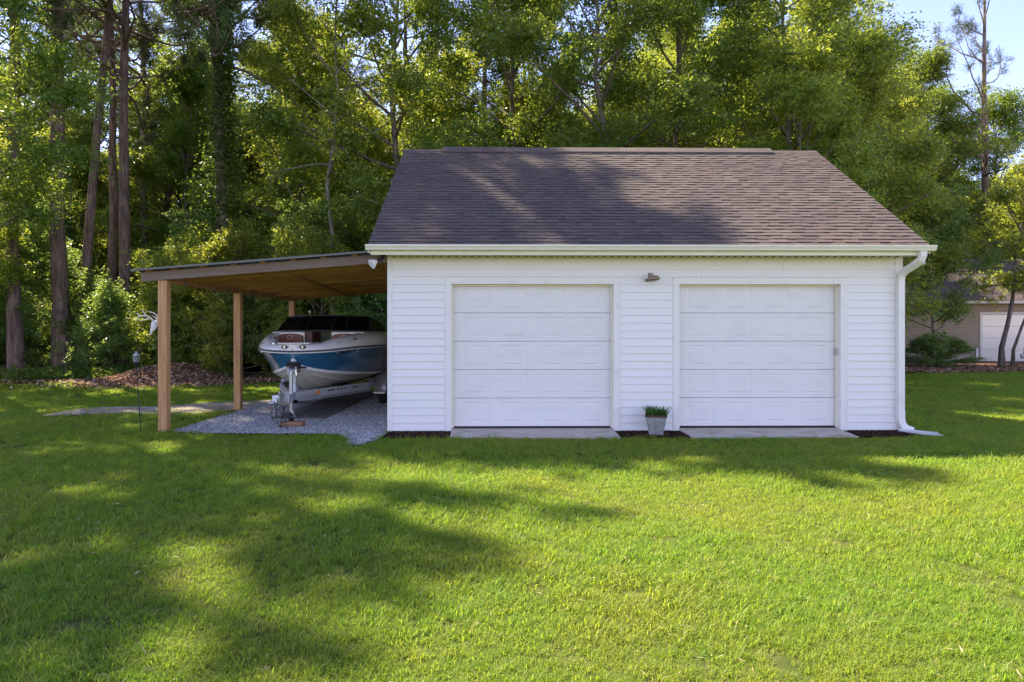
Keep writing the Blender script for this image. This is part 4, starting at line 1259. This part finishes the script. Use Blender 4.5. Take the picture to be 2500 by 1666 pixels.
CR = empty('pickup_truck', (0, 0, 0), 'dark pickup truck with silver bumper parked by the tan house, cut off by the frame', 'pickup truck')
cx0, cx1, cy0, cy1 = 22.42, 24.3, 16.9, 22.2
m = MB()
m.loft([[(cx0 + .05, y, .42), (cx0, y, .62), (cx0 + .02, y, z - .1), (cx0 + .12, y, z), (cx1 - .12, y, z), (cx1 - .02, y, z - .1), (cx1, y, .62), (cx1 - .05, y, .42)] for y, z in ((cy0 + .12, .98), (cy0 + .2, 1.04), (cy0 + 1.4, 1.1), (cy1, 1.1))], close=True, cap0=True, cap1=True)
m.build('body', 'car_paint', CR, smooth=True, bevel=.02)
m = MB()
m.loft([[(cx0 + .06, cy0 + 1.3, 1.08), (cx1 - .06, cy0 + 1.3, 1.08), (cx1 - .06, cy0 + 3.6, 1.08), (cx0 + .06, cy0 + 3.6, 1.08)], [(cx0 + .22, cy0 + 2.0, 1.75), (cx1 - .22, cy0 + 2.0, 1.75), (cx1 - .22, cy0 + 3.4, 1.75), (cx0 + .22, cy0 + 3.4, 1.75)]], close=True, cap1=True)
m.build('cab', 'car_paint', CR, bevel=.02)
m = MB(); m.add([(cx0 + .14, cy0 + 1.33, 1.14), (cx1 - .14, cy0 + 1.33, 1.14), (cx1 - .26, cy0 + 1.93, 1.70), (cx0 + .26, cy0 + 1.93, 1.70)], [(0, 1, 2, 3)]); m.build('windscreen', 'car_glass', CR)
m = MB(); m.box(cx0 - .03, cx1 + .03, cy0 - .02, cy0 + .14, .42, .62); m.build('bumper', 'lamp_white', CR, bevel=.03)
m = MB(); m.box(cx0 + .4, cx1 - .4, cy0 + .09, cy0 + .13, .66, .94); m.build('grille', 'black_plastic', CR)
for xa in (cx0 + .06, cx1 - .34):
    m = MB(); m.box(xa, xa + .28, cy0 + .09, cy0 + .13, .72, .93); m.build('headlight', 'car_glass', CR, bevel=.01)
for xa in (cx0 + .12, cx1 - .12):
    for y in (cy0 + .85, cy1 - 1.0):
        m = MB(); m.tube([(xa - .11, y, .37), (xa + .11, y, .37)], .37, 24); w_ = m.build('wheel', 'tyre', CR, bevel=.02)
        m = MB(); m.tube([(xa - .116, y, .37), (xa + .116, y, .37)], .22, 18); m.build('rim', 'galvanized', w_)

CR.location = (24.0 - 16.9, 18.9 + 22.42, 0)
CR.rotation_euler = (0, 0, R(-90))

# ------------------------------------------------------------------ trees
def np_tube(pts, rad, n=7):
    pts = np.asarray(pts, float); k = len(pts)
    d = np.gradient(pts, axis=0); d /= np.linalg.norm(d, axis=1)[:, None] + 1e-9
    ref = np.array([1., .2, 0]) if abs(d[0][2]) > .8 else np.array([0, 0, 1.])
    x = np.cross(d, ref); x /= np.linalg.norm(x, axis=1)[:, None] + 1e-9
    y = np.cross(d, x)
    t = np.linspace(0, 2 * np.pi, n, endpoint=False)
    V = pts[:, None] + (x[:, None] * np.cos(t)[None, :, None] + y[:, None] * np.sin(t)[None, :, None]) * np.asarray(rad)[:, None, None]
    i = np.arange(k - 1)[:, None] * n; j = np.arange(n)[None]
    Q = np.stack([i + j, i + (j + 1) % n, i + n + (j + 1) % n, i + n + j], -1).reshape(-1, 4)
    return V.reshape(-1, 3), Q

class Acc:
    def __init__(s): s.V, s.Q, s.k = [], [], 0
    def add(s, V, Q):
        s.V.append(V); s.Q.append(Q + s.k); s.k += len(V)
    def get(s): return (np.concatenate(s.V), np.concatenate(s.Q)) if s.V else (np.zeros((0, 3)), np.zeros((0, 4), int))

def leaves(r, C, size, aspect=.55, up=.3):
    n = len(C)
    d = r.normal(size=(n, 3)); d[:, 2] *= .6; d /= np.linalg.norm(d, axis=1)[:, None]
    nn = r.normal(size=(n, 3)); nn[:, 2] += up * 2
    s_ = np.cross(d, nn); s_ /= np.linalg.norm(s_, axis=1)[:, None] + 1e-9
    nn = np.cross(s_, d)
    L_ = (size * r.uniform(.6, 1.35, n))[:, None]
    W_ = L_ * aspect * .5
    V = np.stack([C, C + d * L_ * .45 + s_ * W_ + nn * L_ * .08, C + d * L_, C + d * L_ * .45 - s_ * W_ + nn * L_ * .08], 1).reshape(-1, 3)
    return V, np.arange(4 * n).reshape(-1, 4)

def limb(r, p, az, el, L_, k=5, curl=.25, wob=.12):
    pts = [np.array(p, float)]
    for i in range(k):
        el += r.normal() * wob + curl / k; az += r.normal() * wob * 1.3
        pts.append(pts[-1] + L_ / k * np.array([math.cos(az) * math.cos(el), math.sin(az) * math.cos(el), math.sin(el)]))
    return np.array(pts), az, el

def broadleaf(seed, H, base, Rad, r0, nl, nleaf, size, shape=1.0, spread=.5, lean=(0, 0), fork=False, clump=None):
    r = np.random.default_rng(seed)
    T, L_ = Acc(), Acc()
    k = 9
    tp = np.zeros((k, 3)); tp[:, 2] = np.linspace(-.15, H * .93, k)
    tp[1:, 0] += np.cumsum(r.normal(size=k - 1) * .013 * H) * .7 + lean[0] * np.linspace(0, 1, k - 1)
    tp[1:, 1] += np.cumsum(r.normal(size=k - 1) * .013 * H) * .7 + lean[1] * np.linspace(0, 1, k - 1)
    rad = r0 * (1 - np.linspace(0, 1, k) ** .8 * .9); rad[0] *= 1.35
    T.add(*np_tube(tp, rad, 9))
    C = []
    az0 = r.uniform(0, 6.28)
    for i in range(nl):
        f = (i + r.random()) / nl
        h = base + (H * .93 - base) * f
        p = np.array([np.interp(h, tp[:, 2], tp[:, c]) for c in range(3)])
        az = az0 + i * 2.4 + r.normal() * .3
        prof = (math.sin(math.pi * min(.12 + .88 * f ** .75, 1) * .98) ** .55) if shape == 1 else (1 - f * .75)
        ll = Rad * prof * r.uniform(.65, 1.15)
        pts, a2, e2 = limb(r, p, az, R(8 + 55 * f) + r.normal() * .15, ll, 5, .15)
        lr = max(.016, r0 * .38 * (1 - .6 * f))
        T.add(*np_tube(pts, np.linspace(lr, .012, 6), 6))
        for j in range(5):
            g_ = r.uniform(.35, 1.0)
            q = pts[min(int(g_ * 5), 4)] * (1 - (g_ * 5) % 1) + pts[min(int(g_ * 5) + 1, 5)] * ((g_ * 5) % 1)
            sp, _, _ = limb(r, q, a2 + r.normal() * .9, e2 + r.normal() * .5, r.uniform(.35, .9) * spread * 2, 3, .1, .25)
            T.add(*np_tube(sp, np.linspace(.014, .005, 4), 4))
            C += [sp[2], sp[3]]
        C.append(pts[-1]); C.append(pts[-2])
    C = np.array(C)
    nt = nleaf // 13                                   # twigs, thirteen leaves to a twig
    wgt = r.gamma(1.1, 1, len(C)); wgt /= wgt.sum()
    ci = r.choice(len(C), nt, p=wgt)
    B = C[ci] + r.normal(size=(nt, 3)) * spread * np.array([.36, .36, .2])
    out = B - np.stack([np.interp(B[:, 2], tp[:, 2], tp[:, 0]), np.interp(B[:, 2], tp[:, 2], tp[:, 1]), B[:, 2]], -1)
    out /= np.linalg.norm(out, axis=1)[:, None] + 1e-6
    d = out * .7 + r.normal(size=(nt, 3)) * np.array([.7, .7, .42]); d /= np.linalg.norm(d, axis=1)[:, None]
    ln = r.uniform(.3, .85, nt) * (spread / .7)
    u = np.tile(np.linspace(.12, 1, 13), (nt, 1)) + r.normal(size=(nt, 13)) * .03
    P = B[:, None] + d[:, None] * (u * ln[:, None])[..., None]
    P[..., 2] -= .16 * (u ** 2) * ln[:, None]
    P = P.reshape(-1, 3) + r.normal(size=(nt * 13, 3)) * .028
    P = P[P[:, 2] > .05]
    L_.add(*leaves(r, P, size))
    return T.get(), L_.get()

def pine(seed, H, base, Rad, r0, nl, lean=(0, 0), tufts=9, nn=34, wd=.008, tap=.72):
    r = np.random.default_rng(seed)
    T, L_ = Acc(), Acc()
    k = 11
    tp = np.zeros((k, 3)); tp[:, 2] = np.linspace(-.2, H, k)
    tp[1:, :2] += np.cumsum(r.normal(size=(k - 1, 2)) * .05, 0) + np.outer(np.linspace(0, 1, k - 1), lean)
    rad = r0 * (1 - .82 * np.linspace(0, 1, k) ** 1.1); rad[0] *= 1.3
    T.add(*np_tube(tp, rad, 10))
    C, D = [], []
    for i in range(nl):
        f = ((i + r.random()) / nl)
        h = base + (H - base) * f
        p = np.array([np.interp(h, tp[:, 2], tp[:, c]) for c in range(3)])
        ll = Rad * (1 - tap * f ** 1.3) * r.uniform(.55, 1.15)
        pts, a2, e2 = limb(r, p, r.uniform(0, 6.28), R(-5 + 50 * f) + r.normal() * .15, ll, 6, .55, .16)
        T.add(*np_tube(pts, np.linspace(max(.03, r0 * .26 * (1 - .6 * f)), .012, 7), 6))
        for j in range(tufts):
            g_ = r.uniform(.45, 1.0) if j else 1.0
            q = pts[min(int(g_ * 6), 5)] * (1 - (g_ * 6) % 1) + pts[min(int(g_ * 6) + 1, 6)] * ((g_ * 6) % 1) if g_ < 1 else pts[-1]
            sp, aa, ee = limb(r, q, a2 + r.normal() * .9, e2 + .3 + r.normal() * .4, r.uniform(.3, 1.0), 3, .4, .25)
            T.add(*np_tube(sp, np.linspace(.012, .006, 4), 4))
            for e_ in (2, 3):
                C.append(sp[e_]); D.append(sp[3] - sp[1])
    C = np.repeat(np.array(C), nn, 0); D = np.repeat(np.array(D), nn, 0)
    n = len(C)
    D /= np.linalg.norm(D, axis=1)[:, None]
    d = D * .55 + r.normal(size=(n, 3)) * .6; d /= np.linalg.norm(d, axis=1)[:, None]
    C = C + r.normal(size=(n, 3)) * .07
    s_ = np.cross(d, r.normal(size=(n, 3))); s_ /= np.linalg.norm(s_, axis=1)[:, None]
    ln = r.uniform(.14, .26, n)[:, None]
    V = np.stack([C - s_ * wd * .75, C + s_ * wd * .75, C + d * ln + s_ * wd, C + d * ln - s_ * wd], 1).reshape(-1, 3)
    L_.add(V, np.arange(4 * n).reshape(-1, 4))
    return T.get(), L_.get()

VAR = {}
def variant(key, gen, bark_, leaf_):
    (tv, tq), (lv, lq) = gen
    VAR[key] = (quads_mesh('trunk', tv, tq, [bark_], smooth=True), quads_mesh('crown', lv, lq, [leaf_]), (tv, tq, lv, lq, bark_, leaf_))
variant('oak_a', broadleaf(11, 17, 3.2, 5.2, .24, 34, 105000, .108, spread=.8), 'oak_bark', 'oak_leaf')
variant('oak_b', broadleaf(12, 18.5, 4.5, 4.4, .22, 32, 100000, .105, spread=.75), 'oak_bark', 'oak_leaf')
variant('oak_c', broadleaf(13, 15, 2.2, 4.6, .2, 32, 95000, .10, spread=.7), 'oak_bark', 'light_leaf')
variant('oak_d', broadleaf(14, 12, 1.6, 3.4, .13, 26, 62000, .10, spread=.6), 'oak_bark', 'light_leaf')
variant('small', broadleaf(15, 6.5, 1.0, 2.3, .07, 22, 30000, .092, spread=.45), 'oak_bark', 'shrub_leaf')
variant('shrub', broadleaf(16, 3.2, .15, 1.9, .045, 24, 26000, .085, shape=2, spread=.42), 'oak_bark', 'shrub_leaf')
variant('shrub_b', broadleaf(17, 4.4, .2, 1.9, .05, 26, 28000, .088, spread=.45), 'oak_bark', 'light_leaf')
variant('birch', broadleaf(18, 14, 6.5, 3.0, .12, 20, 17000, .11, spread=.6), 'pale_bark', 'light_leaf')
variant('pine_a', pine(21, 27, 13.5, 5.2, .27, 34), 'pine_bark', 'pine_needle')
variant('pine_d', pine(27, 28.4, 11.5, 6.4, .25, 96, tufts=11, nn=40, wd=.012, tap=.36), 'pine_bark', 'pine_needle')
variant('pine_f', pine(27, 28.4, 11.5, 5.4, .25, 96, tufts=11, nn=40, wd=.012, tap=.62, lean=(-1.1, 0)), 'pine_bark', 'pine_needle')
variant('pine_e', pine(29, 26.6, 14.5, 2.9, .24, 46, tufts=10, nn=36, wd=.012, tap=.15), 'pine_bark', 'pine_needle')
variant('pine_b', pine(22, 25, 14, 4.4, .23, 30), 'pine_bark', 'pine_needle')
variant('pine_c', pine(23, 19, 8.5, 5.0, .24, 22, tufts=6, nn=26), 'pine_bark', 'pine_needle')
variant('pine_lean', pine(24, 24, 15, 3.8, .19, 22, lean=(1.9, .3)), 'pine_bark', 'pine_needle')

def tree(name, key, x, y, label, group, s=1.0, rz=0.0, cat='tree', sz=None):
    root = empty(name, (x, y, 0), label, cat, group)
    root.rotation_euler = (0, 0, rz)
    root.scale = (s, s, sz or s)
    t_, c_, _ = VAR[key]
    link('trunk', t_, root); link('crown', c_, root)
    return root
GP = 'pine trees along the edge of the woods'
GO = 'broadleaf trees at the edge of the woods'
GU = 'bushes under the trees'
P = [
 ('pine_b', -18.0, 13.3, 1.08, .3, 'pine trunk with flared base nearest the left edge of the photo'),
 ('pine_a', -16.95, 14.2, 1.12, 1.4, 'thickest red-brown pine trunk, between the leaning pine and the leftmost trunk'),
 ('pine_lean', -16.75, 15.0, 1.05, -.1, 'leaning slim pine trunk close beside the thickest pine'),
 ('pine_b', -17.2, 17.6, .95, 2.2, 'slender pine behind the leaning trunk, shaded by leaves'),
 ('pine_b', -18.4, 22.5, 1.0, 4.0, 'slender dark pine deeper in shade just right of the tall straight pine'),
 ('pine_d', -15.3, 15.6, .97, 2.9, 'tall straight grey pine rising just left of the carport roof corner'),
 ('pine_f', -10.4, 13.2, 1.0, 0.0, 'ivy-clad tall pine standing behind the carport roof'),
 ('pine_c', 33.2, 33.8, 1.38, .8, 'open-crowned pine against blue sky beyond the tan house'),
 ('pine_e', -15.6, 8.4, 1.0, 2.6, 'tall bare-stemmed pine standing in the lawn just outside the left edge'),
 ('pine_d', -17.6, 6.6, .90, 2.2, 'full-crowned pine beyond the left edge, casting shade on the lawn'),
 ('pine_d', -20.0, 7.0, .88, 4.2, 'dense pine beyond the left edge, near the lawn'),
 ('pine_a', -21.0, 9.5, 1.0, .9, 'pine farther out beyond the left edge'),
]
roots = {}
for key, x, y, s, rz, lab in P:
    roots[lab] = tree('pine_tree', key, x, y, lab, GP, s, rz)
# ivy on the clad pine
ri = np.random.default_rng(31)
iv = roots['ivy-clad tall pine standing behind the carport roof']
n = 17000
zz = ri.uniform(0, 14.5, n); t_ = ri.uniform(0, 6.28, n)
rr = (.27 * (1 - .03 * zz)) + np.abs(ri.normal(size=n)) * (.2 + .4 * np.exp(-((zz - 6) / 2.2) ** 2) + .2 * np.exp(-((zz - 3) / 1.5) ** 2)) * .8
V, Q = leaves(ri, np.stack([rr * np.cos(t_), rr * np.sin(t_), zz], -1), .11, .75)
link('ivy', quads_mesh('ivy', V, Q, ['ivy_leaf']), iv)
T = [
 ('oak_a', -17.3, 8.2, .98, .4, 'leafy oak overhanging the lawn at the far left, hiding pine trunks'),
 ('oak_d', -20.0, 12.0, 1.0, 1.0, 'small leafy oak at the left edge behind the overhanging oak'),
 ('birch', -5.6, 11.4, 1.05, .6, 'thin pale-barked tree rising behind the left end of the garage roof'),
 ('oak_c', -8.3, 16.2, 1.0, 2.0, 'yellow-green tree behind the carport between the ivy pine and the pale trunk'),
 ('oak_b', -3.6, 13.6, 1.02, 3.0, 'dense dark oak rising above the left end of the garage ridge'),
 ('oak_a', .4, 14.5, 1.06, 1.2, 'broad dark oak above the left half of the garage ridge'),
 ('oak_b', 3.7, 12.8, 1.0, 4.2, 'dense oak above the middle of the garage ridge'),
 ('oak_a', 7.2, 14.8, 1.04, 2.5, 'oak above the right end of the ridge vent'),
 ('oak_b', 10.3, 13.6, .98, 5.2, 'tall oak rising behind the right slope of the garage roof'),
 ('oak_c', 13.3, 16.5, 1.1, .2, 'sunlit tree to the right of the garage roof slope'),
 ('oak_c', 18.3, 21.5, 1.02, 3.3, 'yellow-green tree in front of the roof of the tan house'),
 ('oak_a', 24.5, 33.0, .95, 1.9, 'rounded tree rising behind the tan house roof'),
 ('oak_b', 29.6, 35.2, 1.14, 4.4, 'tall leafy tree behind the tan house, just left of the open-crowned pine'),
 ('oak_b', 22.5, 38.0, 1.10, 1.1, 'tall tree on the skyline behind the left part of the tan house'),
 ('oak_b', 27.6, 40.5, 1.02, 2.9, 'tall tree on the skyline behind the middle of the tan house'),
 ('oak_a', 35.6, 36.0, 1.06, 5.9, 'spreading tree behind the open-crowned pine at the right edge'),
 ('oak_b', 17.0, 33.0, 1.05, 3.6, 'tall tree beyond the sunlit tree right of the garage roof'),
 ('oak_c', 23.8, 35.5, .95, 2.2, 'sunlit tree rising over the roof of the tan house'),
 ('oak_c', -19.5, 27.0, 1.12, 1.1, 'yellow-green tree deep in the woods beyond the tall straight pines'),
 ('oak_b', -14.5, 30.0, 1.05, 2.1, 'tall green tree deep in the woods left of the ivy-clad pine'),
 ('oak_b', -17.0, 25.2, 1.12, 3.9, 'tall tree in the woods between the leaning pine and the straight grey pine'),
 ('oak_b', -24.5, 26.5, 1.15, .7, 'tall tree deep in the woods above the leftmost pine trunk'),
 ('oak_a', -10.8, 25.0, 1.02, 5.0, 'rounded tree deep in the woods right of the ivy-clad pine'),
 ('oak_b', 26.6, 36.8, 1.18, .5, 'tallest tree behind the tan house roof'),
 ('oak_b', 33.2, 38.0, 1.08, 1.5, 'leafy tree directly behind the open-crowned pine trunk'),
 ('oak_d', 9.8, 10.6, .9, 2.2, 'low leafy tree pressed close behind the right corner of the garage'),
 ('oak_d', 13.0, 12.5, .95, 5.5, 'drooping leafy tree between the garage corner and the tan house'),
]
for key, x, y, s, rz, lab in T:
    tree('pale_tree' if key == 'birch' else 'oak_tree', key, x, y, lab, GO, s, rz)
U = [
 ('shrub_b', -9.3, 12.0, 1.05, .2, 'sunlit glossy bush seen between the front and middle carport posts'),
 ('shrub', -8.4, 12.6, 1.2, 1.7, 'bush seen just right of the middle carport post'),
 ('shrub_b', -6.4, 11.4, 1.0, 2.7, 'bush behind the boat windshield'),
 ('shrub', -4.2, 11.6, 1.1, 3.9, 'bush beyond the boat, next to the garage wall'),
 ('small', -7.9, 14.8, 1.0, 4.4, 'leafy sapling above the carport roof beside the pale trunk'),
 ('small', -13.4, 17.6, 1.0, 5.1, 'dark sapling behind the brown leaf mound'),
 ('shrub', -13.8, 16.4, 1.1, 2.0, 'dark low bush in shade behind the leaf mound'),
 ('small', -19.2, 15.2, 1.0, 3.3, 'shaded sapling behind the leftmost pine trunk'),
]
for key, x, y, s, rz, lab in U:
    tree('sapling' if key == 'small' else 'bush', key, x, y, lab, GU, s, rz, 'bush' if key != 'small' else 'sapling')
GH = 'small trees by the tan house'
tree('small_tree', 'small', 20.3, 19.2, 'thin dark-trunked tree in front of the tan house wall', GH, 1.15, .4, 'small tree', 1.2)
def yard_tree(x, y, H, lean, r0, lab, seed):
    root = empty('small_tree', (x, y, 0), lab, 'small tree', GH)
    (tv, tq), (lv, lq) = broadleaf(seed, H, 3.5, 2.9, r0, 22, 17000, .12, spread=.55, lean=lean)
    link('trunk', quads_mesh('trunk', tv, tq, ['oak_bark'], smooth=True), root); link('crown', quads_mesh('crown', lv, lq, ['light_leaf']), root)
yard_tree(23.2, 19.0, 9, (1.2, 0), .135, 'thicker of the two trunks before the white door of the tan house', 41)
yard_tree(23.95, 19.3, 8, (2.6, 0), .085, 'slim trunk leaning right before the white door of the tan house', 42)
for x, y, s, lab in ((18.9, 18.3, .62, 'low dark bush in front of the tan house'), (20.4, 18.2, .55, 'smaller rounded bush left of the two yard trunks'), (16.9, 18.4, .4, 'bush beside the garage downspout at the tan house corner')):
    tree('bush', 'shrub', x, y, lab, 'bushes by the tan house', s, x, 'bush', .36)

# ---- the deep woods: one mass, instances of the same trees
def gn_scatter(name, pts, rot, scl, idx, meshes):
    col = bpy.data.collections.new(name + '_source')
    for i, me in enumerate(meshes):
        col.objects.link(bpy.data.objects.new('%s_source_%02d' % (name, i), me))
    me = bpy.data.meshes.new(name)
    me.vertices.add(len(pts)); me.vertices.foreach_set('co', np.asarray(pts, np.float32).ravel())
    for nm, ty, dat, key in (('rot', 'FLOAT_VECTOR', rot, 'vector'), ('scl', 'FLOAT', scl, 'value'), ('idx', 'INT', idx, 'value')):
        at = me.attributes.new(nm, ty, 'POINT'); at.data.foreach_set(key, np.asarray(dat, np.int32 if ty == 'INT' else np.float32).ravel())
    o = link(name, me)
    ng = bpy.data.node_groups.new(name, 'GeometryNodeTree')
    ng.interface.new_socket('Geometry', in_out='INPUT', socket_type='NodeSocketGeometry'); ng.interface.new_socket('Geometry', in_out='OUTPUT', socket_type='NodeSocketGeometry')
    N = ng.nodes; L = ng.links
    gi, go, ins, ci = N.new('NodeGroupInput'), N.new('NodeGroupOutput'), N.new('GeometryNodeInstanceOnPoints'), N.new('GeometryNodeCollectionInfo')
    ci.inputs['Collection'].default_value = col; ci.inputs['Separate Children'].default_value = True; ci.inputs['Reset Children'].default_value = True
    ins.inputs['Pick Instance'].default_value = True
    def attr(n_, t_):
        q = N.new('GeometryNodeInputNamedAttribute'); q.data_type = t_; q.inputs['Name'].default_value = n_; return q.outputs[0]
    L.new(gi.outputs[0], ins.inputs['Points']); L.new(ci.outputs[0], ins.inputs['Instance'])
    L.new(attr('rot', 'FLOAT_VECTOR'), ins.inputs['Rotation']); L.new(attr('scl', 'FLOAT'), ins.inputs['Scale']); L.new(attr('idx', 'INT'), ins.inputs['Instance Index'])
    L.new(ins.outputs[0], go.inputs[0])
    o.modifiers.new('scatter', 'NODES').node_group = ng
    return tag(o, kind='stuff')
def joined(key):
    tv, tq, lv, lq, b_, l_ = VAR[key][2]
    return quads_mesh(key + '_joined', np.concatenate([tv, lv]), np.concatenate([tq, lq + len(tv)]), [b_, l_], np.concatenate([np.zeros(len(tq), int), np.ones(len(lq), int)]))
keys = ['oak_c', 'oak_d', 'oak_b', 'pine_b', 'small', 'shrub', 'shrub_b']
rw = np.random.default_rng(77)
pts, rots, scs, ids = [], [], [], []
def wood_pt(x, y, k, s):
    pts.append((x, y, 0)); rots.append((0, 0, rw.uniform(0, 6.28))); scs.append(s); ids.append(k)
y = 19.0
while y < 62:
    half = .8 * (y + 11) + 4
    x = -half
    step = 3.2 + (y - 19) * .07
    while x < half:
        xx, yy = x + rw.normal() * 1.0, y + rw.normal() * 1.2
        house = (17 < xx < 38 and yy < 37) or (abs(xx + yy - 3.0) < 2.6 and xx < -9 and yy < 33)  # house plot, plus a lane kept clear of trees so sun reaches the bushes
        if not house:
            k = rw.choice([0, 1, 1, 0, 2, 3])
            if xx < -7: k = rw.choice([1, 0, 2, 2, 0])
            s = rw.uniform(.85, 1.08)
            if xx < -4 and yy < 26 and k in (0, 2): s *= .85
            wood_pt(xx, yy, int(k), s)
        x += step
    y += 3.6
y = 14.5
while y < 50:
    half = .8 * (y + 11) + 3
    x = -half
    while x < half:
        xx, yy = x + rw.normal() * .7, y + rw.normal() * .7
        ok = not (15 < xx < 38 and yy < 36) and not (-2.5 < xx < 7.5 and yy < 10)
        if ok and (xx < 14) or (ok and yy > 20):
            wood_pt(xx, yy, int(rw.choice([4, 5, 5, 6])), rw.uniform(.7, 1.15))
        x += 2.1 + (y - 14) * .05
    y += 2.6
gn_scatter('woods', pts, rots, scs, ids, [joined(k) for k in keys])

# ------------------------------------------------------------------ grass
def tuft(seed, nb, rad, h0, h1, w, sprawl):
    r = np.random.default_rng(seed)
    V, Q = [], []
    for i in range(nb):
        a_ = r.uniform(0, 6.28); q = rad * math.sqrt(r.random())
        b = np.array([q * math.cos(a_), q * math.sin(a_), -.01])
        az = r.uniform(0, 6.28); d = np.array([math.cos(az), math.sin(az), 0]); s_ = np.array([-math.sin(az), math.cos(az), 0])
        h = r.uniform(h0, h1); l = h * r.uniform(.3, sprawl); ww = w * r.uniform(.7, 1.3)
        up = np.array([0, 0, 1.])
        p1 = b + d * l * .35 + up * h * .62; p2 = b + d * l + up * h * r.uniform(.7, 1.0)
        k = len(V)
        V += [b - s_ * ww * .5, b + s_ * ww * .5, p1 + s_ * ww * .5, p1 - s_ * ww * .5, p2 + s_ * ww * .08, p2 - s_ * ww * .08]
        Q += [(k, k + 1, k + 2, k + 3), (k + 3, k + 2, k + 4, k + 5)]
    return quads_mesh('tuft', np.array(V), np.array(Q), ['grass_blade'])
tufts = [tuft(i, 15, .05, .025, .062, .0045, 1.7) for i in range(5)] + [tuft(9, 9, .06, .05, .105, .005, 1.2)] + [tuft(20 + i, 22, .09, .03, .065, .008, 1.5) for i in range(4)]
rg = np.random.default_rng(99)
gp_, gs_, gi_ = [], [], []
for (ya, yb, dens, sc_, far) in ((-8.6, -6.2, 1050, .82, 0), (-6.2, -3.2, 760, .9, 0), (-3.2, .6, 480, 1.0, 0), (.6, 6, 130, 1.1, 1), (6, 17.5, 75, 1.35, 1)):
    xm = .80 * (yb + 11) + 1.6
    n = int(dens * 2 * xm * (yb - ya))
    x = rg.uniform(-xm, xm, n); y = rg.uniform(ya, yb, n)
    k = np.abs(x) < .80 * (y + 11) + 1.6
    edge = .035 * rg.normal(size=n)
    k &= ~inpoly(x + edge, y + edge, GRAVEL)
    k &= ~((x > X0 - .03) & (x < X1 + .03) & (y > -.03) & (y < YB + .1))
    k &= ~((x > -1.92) & (x < 6.72) & (y > -.615 + edge * .8) & (y < 0)) & ~((x > 6.6) & (x < 7.02) & (y > -.5 + (x - 6.6) * .6 + edge) & (y < .1))
    k &= y < forest_edge(x) + .35 * rg.normal(size=n) - .1
    k &= rg.random(n) > drive_amt(x, y) * .93
    k &= ~inpoly(x, y, [(6.66, -.10), (6.72, -.32), (7.07, -.62), (7.16, -.38)])
    bald = vnoise(x, y, 2.1, 21) * .6 + vnoise(x, y, 5.5, 22) * .4
    k &= rg.random(n) > np.clip((bald - .745) * 9, 0, .8)
    # trees standing in the lawn
    x, y = x[k], y[k]; n = len(x)
    gp_.append(np.stack([x, y, ground_z(x, y) + .004], -1))
    gs_.append(sc_ * rg.uniform(.7, 1.2, n) * (.72 + .55 * vnoise(x, y, .9, 23)))
    gi_.append(rg.integers(6, 10, n) if far else rg.integers(0, 6, n))
gp_ = np.concatenate(gp_); n = len(gp_)
rot = np.stack([rg.normal(size=n) * .12, rg.normal(size=n) * .12, rg.uniform(0, 6.28, n)], -1)
gn_scatter('grass', gp_, rot, np.concatenate(gs_), np.concatenate(gi_), tufts)
n = 7000
x = rg.uniform(-7.5, 8.5, n); y = rg.uniform(-8.4, .0, n)
k = (vnoise(x, y, 1.1, 51) * .6 + vnoise(x, y, 3.3, 52) * .4 > .5) & (y < -.75) & ~inpoly(x, y, GRAVEL)
x, y = x[k], y[k]
chips('dry_grass', np.stack([x, y, ground_z(x, y) + .02 + .025 * rg.random(len(x))], -1), 'dry_strand', .03, .07, .0032, .9)
# weeds along the woods' edge
n = 1500
x = rg.uniform(-22, -5, n); y = forest_edge(x) + .3 + rg.gamma(1.2, 1.2, n)
k = (vnoise(x, y, .6, 41) > .45) & ((np.abs(x - MOUND[0]) > 1.9) | (y > 12.5))
x, y = x[k], y[k]; n = len(x)
wt = []
for i in range(3):
    r = np.random.default_rng(60 + i)
    V, Q = leaves(r, np.stack([r.normal(size=60) * .12, r.normal(size=60) * .12, np.abs(r.normal(size=60)) * .12], -1), .12, .4, .2)
    wt.append(quads_mesh('weed', V, Q, ['weed_leaf']))
gn_scatter('weeds', np.stack([x, y, np.maximum(.05, mound_z(x, y))], -1), np.stack([0 * x, 0 * x, rg.uniform(0, 6.28, n)], -1), rg.uniform(.6, 1.4, n), rg.integers(0, 3, n), wt)
print('grass tufts', len(gp_), 'woods', len(pts))
